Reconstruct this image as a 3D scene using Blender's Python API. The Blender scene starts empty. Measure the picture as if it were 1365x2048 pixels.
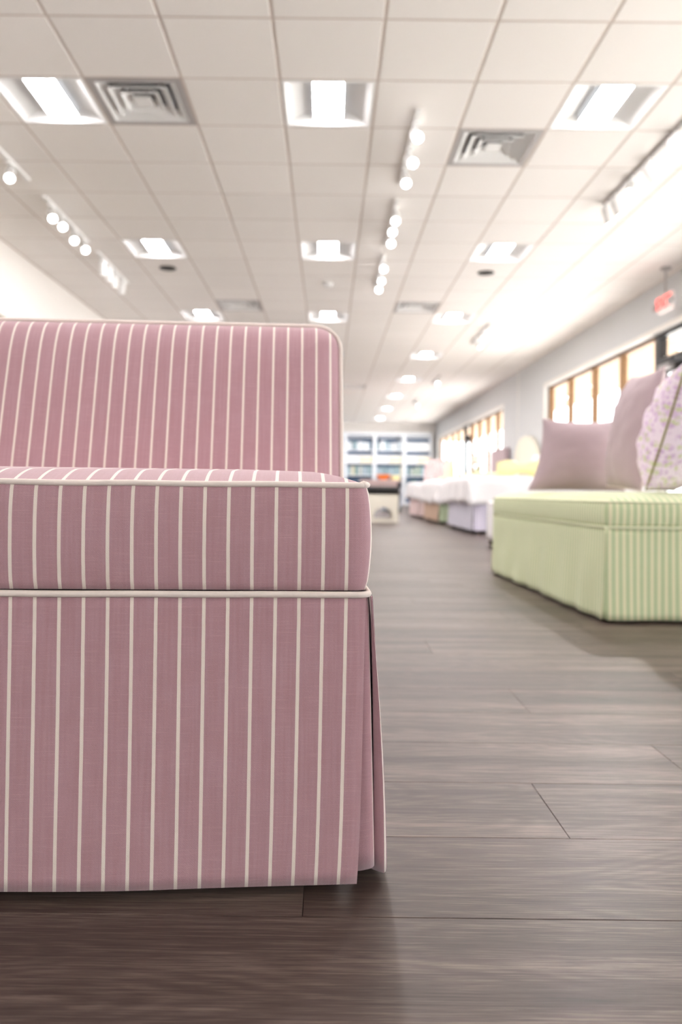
import bpy, bmesh, math, random
from mathutils import Matrix, Vector, noise

random.seed(7)
PI = math.pi
scene = bpy.context.scene
COL = scene.collection

# ------------------------------------------------------------------ camera
F_PX = 1522.0                      # focal length in pixels of the 1365x2048 frame
VPX, VPY = 656.0, 983.0            # vanishing point of the aisle direction (+Y)
ROLL = 0.0115
CAM_H = 0.48
cam_data = bpy.data.cameras.new('camera')
cam = bpy.data.objects.new('camera', cam_data)
COL.objects.link(cam)
cam_data.sensor_fit = 'VERTICAL'
cam_data.sensor_height = 36.0
cam_data.lens = F_PX / 2048 * 36.0
cam_data.shift_x = (682.5 - VPX) / 2048
cam_data.shift_y = -(1024 - VPY) / 2048
cam_data.clip_start = 0.02
cam_data.clip_end = 300
cam_data.dof.use_dof = True
cam_data.dof.focus_distance = 0.92
cam_data.dof.aperture_fstop = 3.8
cam.matrix_world = Matrix.Translation((0, 0, CAM_H)) @ Matrix.Rotation(PI / 2, 4, 'X') @ Matrix.Rotation(ROLL, 4, 'Z')
scene.camera = cam

# ------------------------------------------------------------------ world, sun, exposure
TROFFER = 60.0
LENS_SIDE = 0.45
SPOT = 14.0
BEAM = 120.0
world = bpy.data.worlds.new('sky')
scene.world = world
world.use_nodes = True
bg = world.node_tree.nodes['Background']
bg.inputs['Color'].default_value = (0.96, 0.96, 1.0, 1)
bg.inputs['Strength'].default_value = 4.0
sun_data = bpy.data.lights.new('sun', 'SUN')
sun_data.energy = 22.0
sun_data.angle = math.radians(0.6)
sun_data.color = (1.0, 0.945, 0.92)
sun = bpy.data.objects.new('sun', sun_data)
COL.objects.link(sun)
sun.location = (20, 6, 30)
sun.rotation_euler = Vector((0.50, 0.12, 0.86)).to_track_quat('Z', 'Y').to_euler()
scene.view_settings.view_transform = 'Standard'
scene.view_settings.look = 'None'
scene.view_settings.gamma = 1.0
scene.view_settings.use_curve_mapping = False
scene.view_settings.exposure = 0.69
scene.cycles.use_denoising = True
scene.cycles.max_bounces = 10
scene.cycles.diffuse_bounces = 6
scene.cycles.sample_clamp_indirect = 12.0

# ------------------------------------------------------------------ small helpers
def lin(c):
    c = c / 255.0
    return c / 12.92 if c <= 0.04045 else ((c + 0.055) / 1.055) ** 2.4

def rgb(r, g, b):
    return (lin(r), lin(g), lin(b), 1.0)

def node_mat(name):
    m = bpy.data.materials.new(name)
    m.use_nodes = True
    nt = m.node_tree
    return m, nt, nt.nodes['Principled BSDF']

def N(nt, kind, **kw):
    n = nt.nodes.new(kind)
    for k, v in kw.items():
        if k in n.inputs.keys():
            n.inputs[k].default_value = v
        else:
            setattr(n, k, v)
    return n

def math_node(nt, op, a, b=None, clamp=False):
    n = nt.nodes.new('ShaderNodeMath')
    n.operation = op
    n.use_clamp = clamp
    for i, v in enumerate((a, b)):
        if v is None:
            continue
        if isinstance(v, (int, float)):
            n.inputs[i].default_value = v
        else:
            nt.links.new(v, n.inputs[i])
    return n.outputs[0]

def mix_col(nt, fac, a, b):
    n = nt.nodes.new('ShaderNodeMix')
    n.data_type = 'RGBA'
    for key, v in ((0, fac), (6, a), (7, b)):
        if isinstance(v, (int, float, tuple)):
            n.inputs[key].default_value = v
        else:
            nt.links.new(v, n.inputs[key])
    return n.outputs[2]

def plain(name, col, rough=0.6, spec=0.4, noise_amt=0.06, noise_scale=8.0, metal=0.0, sheen=0.0):
    """one colour with a faint procedural mottling"""
    m, nt, p = node_mat(name)
    tc = N(nt, 'ShaderNodeTexCoord')
    nz = N(nt, 'ShaderNodeTexNoise', Scale=noise_scale, Detail=4.0)
    nt.links.new(tc.outputs['Object'], nz.inputs['Vector'])
    dark = tuple(c * (1 - noise_amt) for c in col[:3]) + (1,)
    lite = tuple(min(1, c * (1 + noise_amt)) for c in col[:3]) + (1,)
    nt.links.new(mix_col(nt, nz.outputs['Fac'], dark, lite), p.inputs['Base Color'])
    p.inputs['Roughness'].default_value = rough
    p.inputs['Specular IOR Level'].default_value = spec
    p.inputs['Metallic'].default_value = metal
    if sheen:
        p.inputs['Sheen Weight'].default_value = sheen
    return m

def emitter(name, col, strength):
    m = bpy.data.materials.new(name)
    m.use_nodes = True
    nt = m.node_tree
    nt.nodes.remove(nt.nodes['Principled BSDF'])
    e = nt.nodes.new('ShaderNodeEmission')
    e.inputs['Color'].default_value = col
    e.inputs['Strength'].default_value = strength
    nt.links.new(e.outputs[0], nt.nodes['Material Output'].inputs['Surface'])
    return m

def striped(name, base, base2, stripe, pitch, width, phase, slub=0.5, weave=1400.0, sheen=0.15, soft=0.0003):
    """woven cloth with vertical stripes; UV is in metres"""
    m, nt, p = node_mat(name)
    uv = N(nt, 'ShaderNodeUVMap')
    sx = N(nt, 'ShaderNodeSeparateXYZ')
    nt.links.new(uv.outputs[0], sx.inputs[0])
    u, v = sx.outputs[0], sx.outputs[1]
    # slight wander of the stripe edge thread by thread
    wv = N(nt, 'ShaderNodeTexNoise', Scale=1.0, Detail=1.0)
    mp = N(nt, 'ShaderNodeMapping')
    mp.inputs['Scale'].default_value = (15, 60, 1)
    nt.links.new(uv.outputs[0], mp.inputs['Vector'])
    nt.links.new(mp.outputs[0], wv.inputs['Vector'])
    wob = math_node(nt, 'MULTIPLY', math_node(nt, 'SUBTRACT', wv.outputs['Fac'], 0.5), 0.0004)
    a = math_node(nt, 'ADD', math_node(nt, 'ADD', u, phase), wob)
    fr = math_node(nt, 'FRACT', math_node(nt, 'DIVIDE', a, pitch))
    d = math_node(nt, 'ABSOLUTE', math_node(nt, 'SUBTRACT', fr, 0.5))          # 0 at stripe centre
    e = math_node(nt, 'DIVIDE', math_node(nt, 'SUBTRACT', width / 2 / pitch, d), soft / pitch)
    mask = math_node(nt, 'ADD', e, 0.5, clamp=True)
    # cross slubs: long thin horizontal noise
    def streak(sx_, sy_, lo, hi):
        mpn = N(nt, 'ShaderNodeMapping')
        mpn.inputs['Scale'].default_value = (sx_, sy_, 1)
        nt.links.new(uv.outputs[0], mpn.inputs['Vector'])
        nn = N(nt, 'ShaderNodeTexNoise', Scale=1.0, Detail=2.0)
        nt.links.new(mpn.outputs[0], nn.inputs['Vector'])
        r = N(nt, 'ShaderNodeMapRange')
        r.inputs['From Min'].default_value = lo
        r.inputs['From Max'].default_value = hi
        nt.links.new(nn.outputs['Fac'], r.inputs['Value'])
        return r.outputs[0]
    sl1 = streak(26, 1500, 0.57, 0.80)
    sl2 = streak(260, 10, 0.36, 0.66)
    sl3 = streak(500, 1100, 0.35, 0.68)
    sl4 = streak(9, 30, 0.35, 0.65)
    col = mix_col(nt, math_node(nt, 'MULTIPLY', sl2, 0.75), base, base2)
    col = mix_col(nt, math_node(nt, 'MULTIPLY', sl4, 0.35), col, base2)
    light = tuple(min(1, c * 1.5 + 0.06) for c in base[:3]) + (1,)
    dark = tuple(c * 0.62 for c in base[:3]) + (1,)
    col = mix_col(nt, math_node(nt, 'MULTIPLY', sl3, 0.32 * slub * 2), col, dark)
    col = mix_col(nt, math_node(nt, 'MULTIPLY', sl1, slub), col, light)
    col = mix_col(nt, mask, col, stripe)
    nt.links.new(col, p.inputs['Base Color'])
    p.inputs['Roughness'].default_value = 0.92
    p.inputs['Specular IOR Level'].default_value = 0.15
    p.inputs['Sheen Weight'].default_value = sheen
    p.inputs['Sheen Roughness'].default_value = 0.5
    # weave relief
    w1 = math_node(nt, 'SINE', math_node(nt, 'MULTIPLY', u, weave * 2.2))
    w2 = math_node(nt, 'SINE', math_node(nt, 'MULTIPLY', v, weave * 2.2))
    w = math_node(nt, 'ADD', math_node(nt, 'MULTIPLY', w1, w2), math_node(nt, 'MULTIPLY', sl3, 1.2))
    b = N(nt, 'ShaderNodeBump', Strength=0.35, Distance=0.0004)
    nt.links.new(w, b.inputs['Height'])
    nt.links.new(b.outputs[0], p.inputs['Normal'])
    return m

def wood_floor(name):
    m, nt, p = node_mat(name)
    tc = N(nt, 'ShaderNodeTexCoord')
    oi = N(nt, 'ShaderNodeObjectInfo')
    geo = N(nt, 'ShaderNodeNewGeometry')
    rnd = math_node(nt, 'FRACT', math_node(nt, 'ADD', oi.outputs['Random'], geo.outputs['Random Per Island']))
    off = N(nt, 'ShaderNodeCombineXYZ')
    nt.links.new(math_node(nt, 'MULTIPLY', rnd, 37.0), off.inputs[0])
    nt.links.new(math_node(nt, 'MULTIPLY', rnd, 91.0), off.inputs[1])
    add = N(nt, 'ShaderNodeVectorMath', operation='ADD')
    nt.links.new(tc.outputs['Object'], add.inputs[0])
    nt.links.new(off.outputs[0], add.inputs[1])
    def nz(sc, detail, dist=0.0, rough=0.55):
        mp = N(nt, 'ShaderNodeMapping')
        mp.inputs['Scale'].default_value = sc
        nt.links.new(add.outputs[0], mp.inputs['Vector'])
        n = N(nt, 'ShaderNodeTexNoise', Scale=1.0, Detail=detail, Distortion=dist, Roughness=rough)
        nt.links.new(mp.outputs[0], n.inputs['Vector'])
        return n.outputs['Fac']
    broad = nz((0.8, 12.0, 1), 3.0, 0.25)
    # cathedral figure: contour lines of a smooth stretched noise
    figure = nz((1.5, 8.0, 1), 1.0, 0.3)
    rings = math_node(nt, 'SINE', math_node(nt, 'MULTIPLY', figure, 120.0))
    rings = math_node(nt, 'ADD', math_node(nt, 'MULTIPLY', rings, 0.5), 0.5)
    fine = nz((11.0, 420.0, 1), 5.0, 0.2, 0.65)
    mid = nz((4.0, 110.0, 1), 4.0, 0.15, 0.6)
    pores = nz((28.0, 900.0, 1), 2.0)
    ramp = N(nt, 'ShaderNodeValToRGB')
    cr = ramp.color_ramp
    cr.elements[0].position, cr.elements[0].color = 0.30, rgb(47, 37, 34)
    cr.elements[1].position, cr.elements[1].color = 0.72, rgb(135, 120, 111)
    e = cr.elements.new(0.5); e.color = rgb(84, 70, 64)
    v = math_node(nt, 'ADD', math_node(nt, 'MULTIPLY', broad, 0.56), math_node(nt, 'MULTIPLY', fine, 0.42))
    v = math_node(nt, 'ADD', v, math_node(nt, 'MULTIPLY', math_node(nt, 'SUBTRACT', rings, 0.5), 0.045))
    v = math_node(nt, 'ADD', v, math_node(nt, 'MULTIPLY', math_node(nt, 'SUBTRACT', mid, 0.5), 0.26))
    v = math_node(nt, 'ADD', v, math_node(nt, 'MULTIPLY', math_node(nt, 'SUBTRACT', fine, 0.5), 0.20))
    v = math_node(nt, 'ADD', v, math_node(nt, 'MULTIPLY', math_node(nt, 'SUBTRACT', rnd, 0.5), 0.07))
    nt.links.new(v, ramp.inputs[0])
    pm = N(nt, 'ShaderNodeMapRange')
    pm.inputs['From Min'].default_value = 0.58
    pm.inputs['From Max'].default_value = 0.66
    nt.links.new(pores, pm.inputs['Value'])
    col = mix_col(nt, math_node(nt, 'MULTIPLY', pm.outputs[0], 0.45), ramp.outputs[0], rgb(48, 40, 38))
    nt.links.new(col, p.inputs['Base Color'])
    rr = N(nt, 'ShaderNodeMapRange')
    rr.inputs['To Min'].default_value = 0.34
    rr.inputs['To Max'].default_value = 0.50
    nt.links.new(fine, rr.inputs['Value'])
    nt.links.new(rr.outputs[0], p.inputs['Roughness'])
    p.inputs['Specular IOR Level'].default_value = 0.4
    b = N(nt, 'ShaderNodeBump', Strength=0.25, Distance=0.0006)
    nt.links.new(math_node(nt, 'ADD', fine, math_node(nt, 'MULTIPLY', rings, 0.2)), b.inputs['Height'])
    nt.links.new(b.outputs[0], p.inputs['Normal'])
    return m

def tile_mat(name):
    m, nt, p = node_mat(name)
    tc = N(nt, 'ShaderNodeTexCoord')
    oi = N(nt, 'ShaderNodeObjectInfo')
    nz = N(nt, 'ShaderNodeTexNoise', Scale=140.0, Detail=3.0)
    nt.links.new(tc.outputs['Object'], nz.inputs['Vector'])
    a = mix_col(nt, oi.outputs['Random'], rgb(240, 236, 233), rgb(244, 240, 237))
    sp = N(nt, 'ShaderNodeMapRange')
    sp.inputs['From Min'].default_value = 0.35
    sp.inputs['From Max'].default_value = 0.42
    sp.inputs['To Min'].default_value = 0.90
    nt.links.new(nz.outputs['Fac'], sp.inputs['Value'])
    col = mix_col(nt, sp.outputs[0], rgb(214, 208, 204), a)
    nt.links.new(col, p.inputs['Base Color'])
    p.inputs['Roughness'].default_value = 0.95
    p.inputs['Specular IOR Level'].default_value = 0.1
    return m

def glass_mat(name):
    m = bpy.data.materials.new(name)
    m.use_nodes = True
    nt = m.node_tree
    nt.nodes.remove(nt.nodes['Principled BSDF'])
    t = nt.nodes.new('ShaderNodeBsdfTransparent')
    t.inputs[0].default_value = (0.95, 0.97, 0.96, 1)
    g = nt.nodes.new('ShaderNodeBsdfGlossy')
    g.inputs['Roughness'].default_value = 0.03
    mx = nt.nodes.new('ShaderNodeMixShader')
    mx.inputs[0].default_value = 0.06
    nt.links.new(t.outputs[0], mx.inputs[1])
    nt.links.new(g.outputs[0], mx.inputs[2])
    nt.links.new(mx.outputs[0], nt.nodes['Material Output'].inputs['Surface'])
    return m

# ------------------------------------------------------------------ mesh building
class MB:
    def __init__(self):
        self.v, self.f, self.uv, self.sm = [], [], [], []

    def add(self, verts, faces, uvs=None, smooth=False):
        b = len(self.v)
        self.v += [tuple(p) for p in verts]
        for k, f in enumerate(faces):
            self.f.append([b + i for i in f])
            self.uv.append(uvs[k] if uvs else None)
            self.sm.append(smooth)
        return self

    def box(self, x0, x1, y0, y1, z0, z1):
        v = [(x, y, z) for z in (z0, z1) for y in (y0, y1) for x in (x0, x1)]
        f = [(0, 2, 3, 1), (4, 5, 7, 6), (0, 1, 5, 4), (2, 6, 7, 3), (0, 4, 6, 2), (1, 3, 7, 5)]
        return self.add(v, f)

    def chamfer_box(self, x0, x1, y0, y1, z0, z1, c):
        """box whose top edges are chamfered"""
        v = [(x0, y0, z0), (x1, y0, z0), (x1, y1, z0), (x0, y1, z0),
             (x0, y0, z1 - c), (x1, y0, z1 - c), (x1, y1, z1 - c), (x0, y1, z1 - c),
             (x0 + c, y0 + c, z1), (x1 - c, y0 + c, z1), (x1 - c, y1 - c, z1), (x0 + c, y1 - c, z1)]
        f = [(3, 2, 1, 0), (8, 9, 10, 11)]
        for a in (0, 4):
            for i in range(4):
                j = (i + 1) % 4
                f.append((a + i, a + j, a + 4 + j, a + 4 + i))
        return self.add(v, f)

    def tube(self, path, r, closed=False, n=8, cap=True):
        pts = [Vector(p) for p in path]
        m = len(pts)
        vs, fs, uvs = [], [], []
        up0 = None
        acc = 0.0
        arcs = []
        for i in range(m):
            if closed:
                t = pts[(i + 1) % m] - pts[i - 1]
            else:
                t = pts[min(i + 1, m - 1)] - pts[max(i - 1, 0)]
            t.normalize()
            ref = Vector((0, 0, 1)) if abs(t.z) < 0.9 else Vector((0, 1, 0))
            a = t.cross(ref).normalized()
            if up0 is not None and a.dot(up0) < 0:
                a = -a
            up0 = a
            b = a.cross(t)
            rr = r[i] if isinstance(r, (list, tuple)) else r
            if i:
                acc += (pts[i] - pts[i - 1]).length
            arcs.append(acc)
            for k in range(n):
                ang = 2 * PI * k / n
                vs.append(pts[i] + (a * math.cos(ang) + b * math.sin(ang)) * rr)
        rng = m if closed else m - 1
        for i in range(rng):
            j = (i + 1) % m
            for k in range(n):
                l = (k + 1) % n
                fs.append((i * n + k, i * n + l, j * n + l, j * n + k))
                u0, u1 = arcs[i], arcs[j] if j else acc
                uvs.append([(u0, k * 0.01), (u0, k * 0.01 + .01), (u1, k * 0.01 + .01), (u1, k * 0.01)])
        self.add(vs, fs, uvs, smooth=True)
        if not closed and cap:
            b = len(self.v) - len(vs)
            self.f.append([b + k for k in range(n)][::-1]); self.uv.append(None); self.sm.append(False)
            self.f.append([b + (m - 1) * n + k for k in range(n)]); self.uv.append(None); self.sm.append(False)
        return self

    def lathe(self, prof, n=24, center=(0, 0, 0), smooth=True):
        vs, fs = [], []
        for (r, z) in prof:
            for k in range(n):
                a = 2 * PI * k / n
                vs.append((center[0] + r * math.cos(a), center[1] + r * math.sin(a), center[2] + z))
        for i in range(len(prof) - 1):
            for k in range(n):
                l = (k + 1) % n
                fs.append((i * n + k, i * n + l, (i + 1) * n + l, (i + 1) * n + k))
        self.add(vs, fs, smooth=smooth)
        b = len(self.v) - len(vs)
        for i, rev in ((0, True), (len(prof) - 1, False)):
            if prof[i][0] > 1e-5:
                f = [b + i * n + k for k in range(n)]
                self.f.append(f[::-1] if rev else f); self.uv.append(None); self.sm.append(False)
        return self

    def grid(self, P, ns, nt_, uvf=None, smooth=True, flip=False):
        vs = [P(i / ns, j / nt_) for j in range(nt_ + 1) for i in range(ns + 1)]
        fs, uvs = [], []
        w = ns + 1
        for j in range(nt_):
            for i in range(ns):
                q = [(i, j), (i + 1, j), (i + 1, j + 1), (i, j + 1)]
                if flip:
                    q = q[::-1]
                fs.append([b * w + a for a, b in q])
                uvs.append([uvf(a / ns, b / nt_) for a, b in q] if uvf else None)
        return self.add(vs, fs, uvs if uvf else None, smooth)

    def transform(self, M):
        self.v = [tuple(M @ Vector(p)) for p in self.v]
        return self

    def mesh(self, name):
        me = bpy.data.meshes.new(name)
        me.from_pydata(self.v, [], self.f)
        me.polygons.foreach_set('use_smooth', self.sm)
        ul = me.uv_layers.new(name='UVMap')
        for p, uv in zip(me.polygons, self.uv):
            n = p.normal
            for q, li in enumerate(p.loop_indices):
                if uv is not None:
                    ul.data[li].uv = uv[q]
                else:
                    co = self.v[me.loops[li].vertex_index]
                    if abs(n.x) > max(abs(n.y), abs(n.z)):
                        ul.data[li].uv = (co[1], co[2])
                    elif abs(n.z) > abs(n.y):
                        ul.data[li].uv = (co[0], co[1])
                    else:
                        ul.data[li].uv = (co[0], co[2])
        me.update()
        return me

    def build(self, name, mat, parent=None):
        me = self.mesh(name)
        me.materials.append(mat)
        return link(name, me, parent)

def link(name, me, parent=None, loc=None):
    o = bpy.data.objects.new(name, me)
    COL.objects.link(o)
    if parent is not None:
        o.parent = parent
    if loc is not None:
        o.location = loc
    return o

def empty(name, loc=(0, 0, 0), rz=0.0):
    o = bpy.data.objects.new(name, None)
    COL.objects.link(o)
    o.location = loc
    o.rotation_euler = (0, 0, rz)
    o.empty_display_size = 0.1
    return o

def tag(o, label, cat, group=None):
    o['label'] = label
    o['category'] = cat
    if group:
        o['group'] = group
    return o

def struct(o):
    o['kind'] = 'structure'
    return o

def copy_tree(o, parent=None):
    c = o.copy()
    COL.objects.link(c)
    c.parent = parent
    for ch in o.children:
        copy_tree(ch, c)
    return c

def at(px, py, Y):
    """point of the photograph's pixel on the plane at depth Y"""
    u, v = px - VPX, VPY - py
    return Vector(((u - v * ROLL) * Y / F_PX, Y, CAM_H + (v + u * ROLL) * Y / F_PX))

def rrect(x0, x1, y0, y1, r, step, nc=6):
    """counter-clockwise rounded rectangle starting on the front edge (y0, x from x0 to x1): [(x, y, nx, ny)]"""
    r = max(r, 1e-4)
    nx_ = max(2, round((x1 - x0) / step))
    ny_ = max(2, round((y1 - y0) / step))
    pts = []
    def edge(ax, ay, bx, by, n, nx, ny):
        for i in range(n):
            t = i / n
            pts.append((ax + (bx - ax) * t, ay + (by - ay) * t, nx, ny))
    def corner(cx, cy, a0):
        for i in range(nc):
            a = a0 + PI / 2 * i / nc
            pts.append((cx + r * math.cos(a), cy + r * math.sin(a), math.cos(a), math.sin(a)))
    edge(x0 + r, y0, x1 - r, y0, nx_, 0, -1); corner(x1 - r, y0 + r, -PI / 2)
    edge(x1, y0 + r, x1, y1 - r, ny_, 1, 0); corner(x1 - r, y1 - r, 0)
    edge(x1 - r, y1, x0 + r, y1, nx_, 0, 1); corner(x0 + r, y1 - r, PI / 2)
    edge(x0, y1 - r, x0, y0 + r, ny_, -1, 0); corner(x0 + r, y0 + r, PI)
    return pts

def cushion(x0, x1, y0, y1, r, side, top, step=0.025, wob=0.0, u_by_x=False, seed=0.0):
    """upholstered block. side: [(z, outward offset)], top: [(inset, z)] going inward."""
    mb = MB()
    def ring(off, z, inset):
        rr = rrect(x0 + inset, x1 - inset, y0 + inset, y1 - inset, max(r - inset, 0.003), step)
        base = rrect(x0, x1, y0, y1, r, step)
        m = min(len(rr), len(base))
        out = []
        n0x = max(2, round((x1 - x0) / step)); n0y = max(2, round((y1 - y0) / step))
        return rr
    nx_ = max(2, round((x1 - x0) / step)); ny_ = max(2, round((y1 - y0) / step)); nc = 6
    def ringpts(inset, off, z):
        X0, X1, Y0, Y1 = x0 + inset - off * 0, x1 - inset, y0 + inset, y1 - inset
        rad = max(r - inset, 0.002)
        pts = []
        def edge(ax, ay, bx, by, n, nx, ny):
            for i in range(n):
                t = i / n
                pts.append((ax + (bx - ax) * t, ay + (by - ay) * t, nx, ny))
        def corner(cx, cy, a0):
            for i in range(nc):
                a = a0 + PI / 2 * i / nc
                pts.append((cx + rad * math.cos(a), cy + rad * math.sin(a), math.cos(a), math.sin(a)))
        edge(X0 + rad, Y0, X1 - rad, Y0, nx_, 0, -1); corner(X1 - rad, Y0 + rad, -PI / 2)
        edge(X1, Y0 + rad, X1, Y1 - rad, ny_, 1, 0); corner(X1 - rad, Y1 - rad, 0)
        edge(X1 - rad, Y1, X0 + rad, Y1, nx_, 0, 1); corner(X0 + rad, Y1 - rad, PI / 2)
        edge(X0, Y1 - rad, X0, Y0 + rad, ny_, -1, 0); corner(X0 + rad, Y0 + rad, PI)
        res = []
        for (x, y, nx, ny) in pts:
            w = wob * noise.noise(Vector((x * 9 + seed, y * 9, z * 14))) if wob else 0
            res.append((x + nx * (off + w), y + ny * (off + w), z, nx, ny))
        return res
    rings = [ringpts(0, o, z) for z, o in side]
    m = len(rings[0])
    arc = [x0 + r]
    for i in range(1, m + 1):
        a, b = rings[0][i - 1], rings[0][i % m]
        arc.append(arc[-1] + math.hypot(b[0] - a[0], b[1] - a[1]))
    vs = [p[:3] for rg in rings for p in rg]
    fs, uvs = [], []
    for j in range(len(rings) - 1):
        for i in range(m):
            k = (i + 1) % m
            fs.append((j * m + i, j * m + k, (j + 1) * m + k, (j + 1) * m + i))
            za, zb = side[j][0], side[j + 1][0]
            if u_by_x:
                q = []
                for (jj, ii) in ((j, i), (j, k), (j + 1, k), (j + 1, i)):
                    p = rings[jj][ii]
                    q.append((p[0], p[1]) if abs(p[3]) < 0.8 else (p[2], p[1]))
                uvs.append(q)
            else:
                uvs.append([(arc[i], za), (arc[i + 1], za), (arc[i + 1], zb), (arc[i], zb)])
    mb.add(vs, fs, uvs, True)
    mb.f.append(list(range(m))[::-1]); mb.uv.append(None); mb.sm.append(False)
    o_last = side[-1][1]
    trs = []
    for inset, z in top:
        rg = ringpts(inset, o_last if inset < 1e-6 else o_last * max(0, 1 - inset / 0.02), z)
        trs.append(rg)
    vs = [p[:3] for rg in trs for p in rg]
    fs, uvs = [], []
    for j in range(len(trs) - 1):
        for i in range(m):
            k = (i + 1) % m
            q = [(j, i), (j, k), (j + 1, k), (j + 1, i)]
            fs.append([a * m + b for a, b in q])
            uvs.append([(trs[a][b][0], trs[a][b][1]) for a, b in q])
    b0 = len(mb.v)
    mb.add(vs, fs, uvs, True)
    last = b0 + (len(trs) - 1) * m
    mb.f.append([last + i for i in range(m)])
    mb.uv.append([(trs[-1][i][0], trs[-1][i][1]) for i in range(m)])
    mb.sm.append(True)
    return mb

def bulge(z0, z1, amt, n=10, foot=0.0):
    out = []
    for i in range(n + 1):
        t = i / n
        out.append((z0 + (z1 - z0) * t, amt * (1 - (2 * t - 1) ** 2) ** 0.7 + foot * (1 - t)))
    return out

def loop_path(x0, x1, y0, y1, r, z, off=0.0, step=0.03, wob=0.0):
    return [(x + nx * off, y + ny * off, z + (wob * noise.noise(Vector((x * 7, y * 7, 3.1))) if wob else 0))
            for x, y, nx, ny in rrect(x0, x1, y0, y1, r, step)]

def solidify(o, t, offset=-1.0):
    md = o.modifiers.new('thickness', 'SOLIDIFY')
    md.thickness = t
    md.offset = offset
    return o

# ------------------------------------------------------------------ materials
PITCH = 0.02803
M_pink = striped('mauve_pinstripe_cloth', rgb(200, 160, 169), rgb(192, 149, 155), rgb(250, 238, 229), PITCH, 0.0042, 0.0, slub=0.36, sheen=0.45)
M_welt = plain('cream_cord', rgb(246, 234, 226), 0.9, 0.1, 0.05, 300, sheen=0.1)
M_green = striped('green_stripe_cloth', rgb(190, 206, 162), rgb(196, 211, 169), rgb(234, 230, 198), 0.0268, 0.0100, 0.0, slub=0.2, soft=0.0012)
M_greenwelt = plain('pale_green_cord', rgb(222, 226, 196), 0.9, 0.1, 0.05, 200)
M_floor = wood_floor('grey_brown_plank')
M_under = plain('floor_underlay', rgb(30, 26, 25), 0.9)
M_tile = tile_mat('acoustic_tile')
M_bar = plain('ceiling_grid_metal', rgb(206, 194, 186), 0.6, 0.3)
M_plenum = plain('plenum_dark', rgb(60, 56, 54), 0.9)
M_wall_w = plain('white_wall_paint', rgb(240, 236, 232), 0.8, 0.2, 0.015, 3)
M_wall_g = plain('pale_grey_wall_paint', rgb(212, 214, 216), 0.8, 0.2, 0.015, 3)
M_casing = plain('white_trim_paint', rgb(240, 236, 230), 0.5, 0.4, 0.02)
M_frame = plain('wood_window_frame', rgb(122, 90, 58), 0.5, 0.4, 0.15, 20)
M_bronze = plain('dark_bronze', rgb(20, 17, 17), 0.4, 0.5, 0.05, metal=0.2)
M_glass = glass_mat('window_glass')
M_concrete = plain('pale_concrete', rgb(206, 204, 202), 0.9, 0.2, 0.06, 1.5)
M_soffit = plain('porch_soffit_paint', rgb(160, 136, 114), 0.8, 0.2, 0.04, 2)
M_white_metal = plain('white_enamel', rgb(240, 240, 240), 0.4, 0.5, 0.02)
M_grey_metal = plain('grey_enamel', rgb(176, 172, 172), 0.5, 0.4, 0.03)
M_duct = plain('duct_grey', rgb(120, 118, 120), 0.7)
M_black = plain('black_plastic', rgb(22, 20, 20), 0.5, 0.4)
M_lens = emitter('lit_lens', (1.0, 0.965, 0.975, 1), TROFFER)
M_lens_side = emitter('lit_lens_side', (0.97, 0.985, 1.0, 1), LENS_SIDE)
M_spot = emitter('lit_spot_lens', (1.0, 0.97, 0.93, 1), SPOT)
M_wood_dark = plain('dark_stained_wood', rgb(58, 42, 34), 0.5, 0.4, 0.15, 12)

# ================================================================== ROOM
XL, XR = -3.39, 3.97
YB, YF = 28.2, -9.0
ZC = 3.03
# ---- floor
floor = struct(MB().box(XL - 0.1, XR + 0.1, YF - 0.1, YB + 0.1, -0.06, -0.008).build('floor', M_under))
PL_W, PL_L, PL_Y0 = 0.2015, 1.22, 0.8595
GAP = 0.0008
seams = {0: -0.023, 1: 0.344, 2: 0.627, 4: 0.45, 7: 0.32, -1: 0.78, 3: -0.31, 5: 0.93, 6: -0.12}
full_plank = MB().chamfer_box(0, PL_L - GAP, 0, PL_W - GAP, -0.007, 0.0, 0.0006).mesh('plank')
full_plank.materials.append(M_floor)
rest = MB()
k0 = math.floor((YF - PL_Y0) / PL_W); k1 = math.ceil((YB - PL_Y0) / PL_W)
for k in range(k0, k1):
    y = PL_Y0 + k * PL_W
    s = seams.get(k, random.uniform(0, PL_L))
    n = math.floor((XL - s) / PL_L)
    x = s + n * PL_L
    while x < XR:
        a, b = max(x, XL), min(x + PL_L, XR) - GAP
        near = 0.4 < y < 8.4 and b > -1.1 and a < 0.42 * y + 1.1 and a < 3.2
        if near and a == x and abs(b - (x + PL_L - GAP)) < 1e-6:
            link('plank', full_plank, floor, (x, y, 0))
        elif b - a > 0.01:
            rest.chamfer_box(a, b, y, y + PL_W - GAP, -0.007, 0.0, 0.0006)
        x += PL_L
o = rest.build('plank', M_floor, floor); o['kind'] = 'stuff'

# ---- ceiling: slab, T-bars, tiles
TX0, TY0, TP = -0.025 - 0.305, 4.11, 0.61
ceiling = struct(MB().box(XL - 0.1, XR + 0.1, YF - 0.1, YB + 0.1, 3.22, 3.30).build('ceiling', M_plenum))
troffer_rows = [5.025 + 3.05 * i for i in (-4, -1, 0, 1, 2, 3, 4, 5, 6, 7)]  # rearmost row is unseen behind the camera, kept to light the chair front
troffer_cols = [-0.025 - 1.83, -0.025, -0.025 + 1.83]
vent_cells = [(-0.025 - 1.22, 5.025), (-0.025 + 1.22, 5.635), (-0.025 - 1.22, 10.515), (-0.025 + 1.22, 10.515), (-0.025 + 0.61, 18.4), (-0.025 - 0.61, 21.5)]
vent_cells = [(x, TY0 + (round((y - TY0 - TP / 2) / TP)) * TP + TP / 2) for x, y in vent_cells]
troffer_rows = [TY0 + round((y - TY0 - TP / 2) / TP) * TP + TP / 2 for y in troffer_rows]
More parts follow.
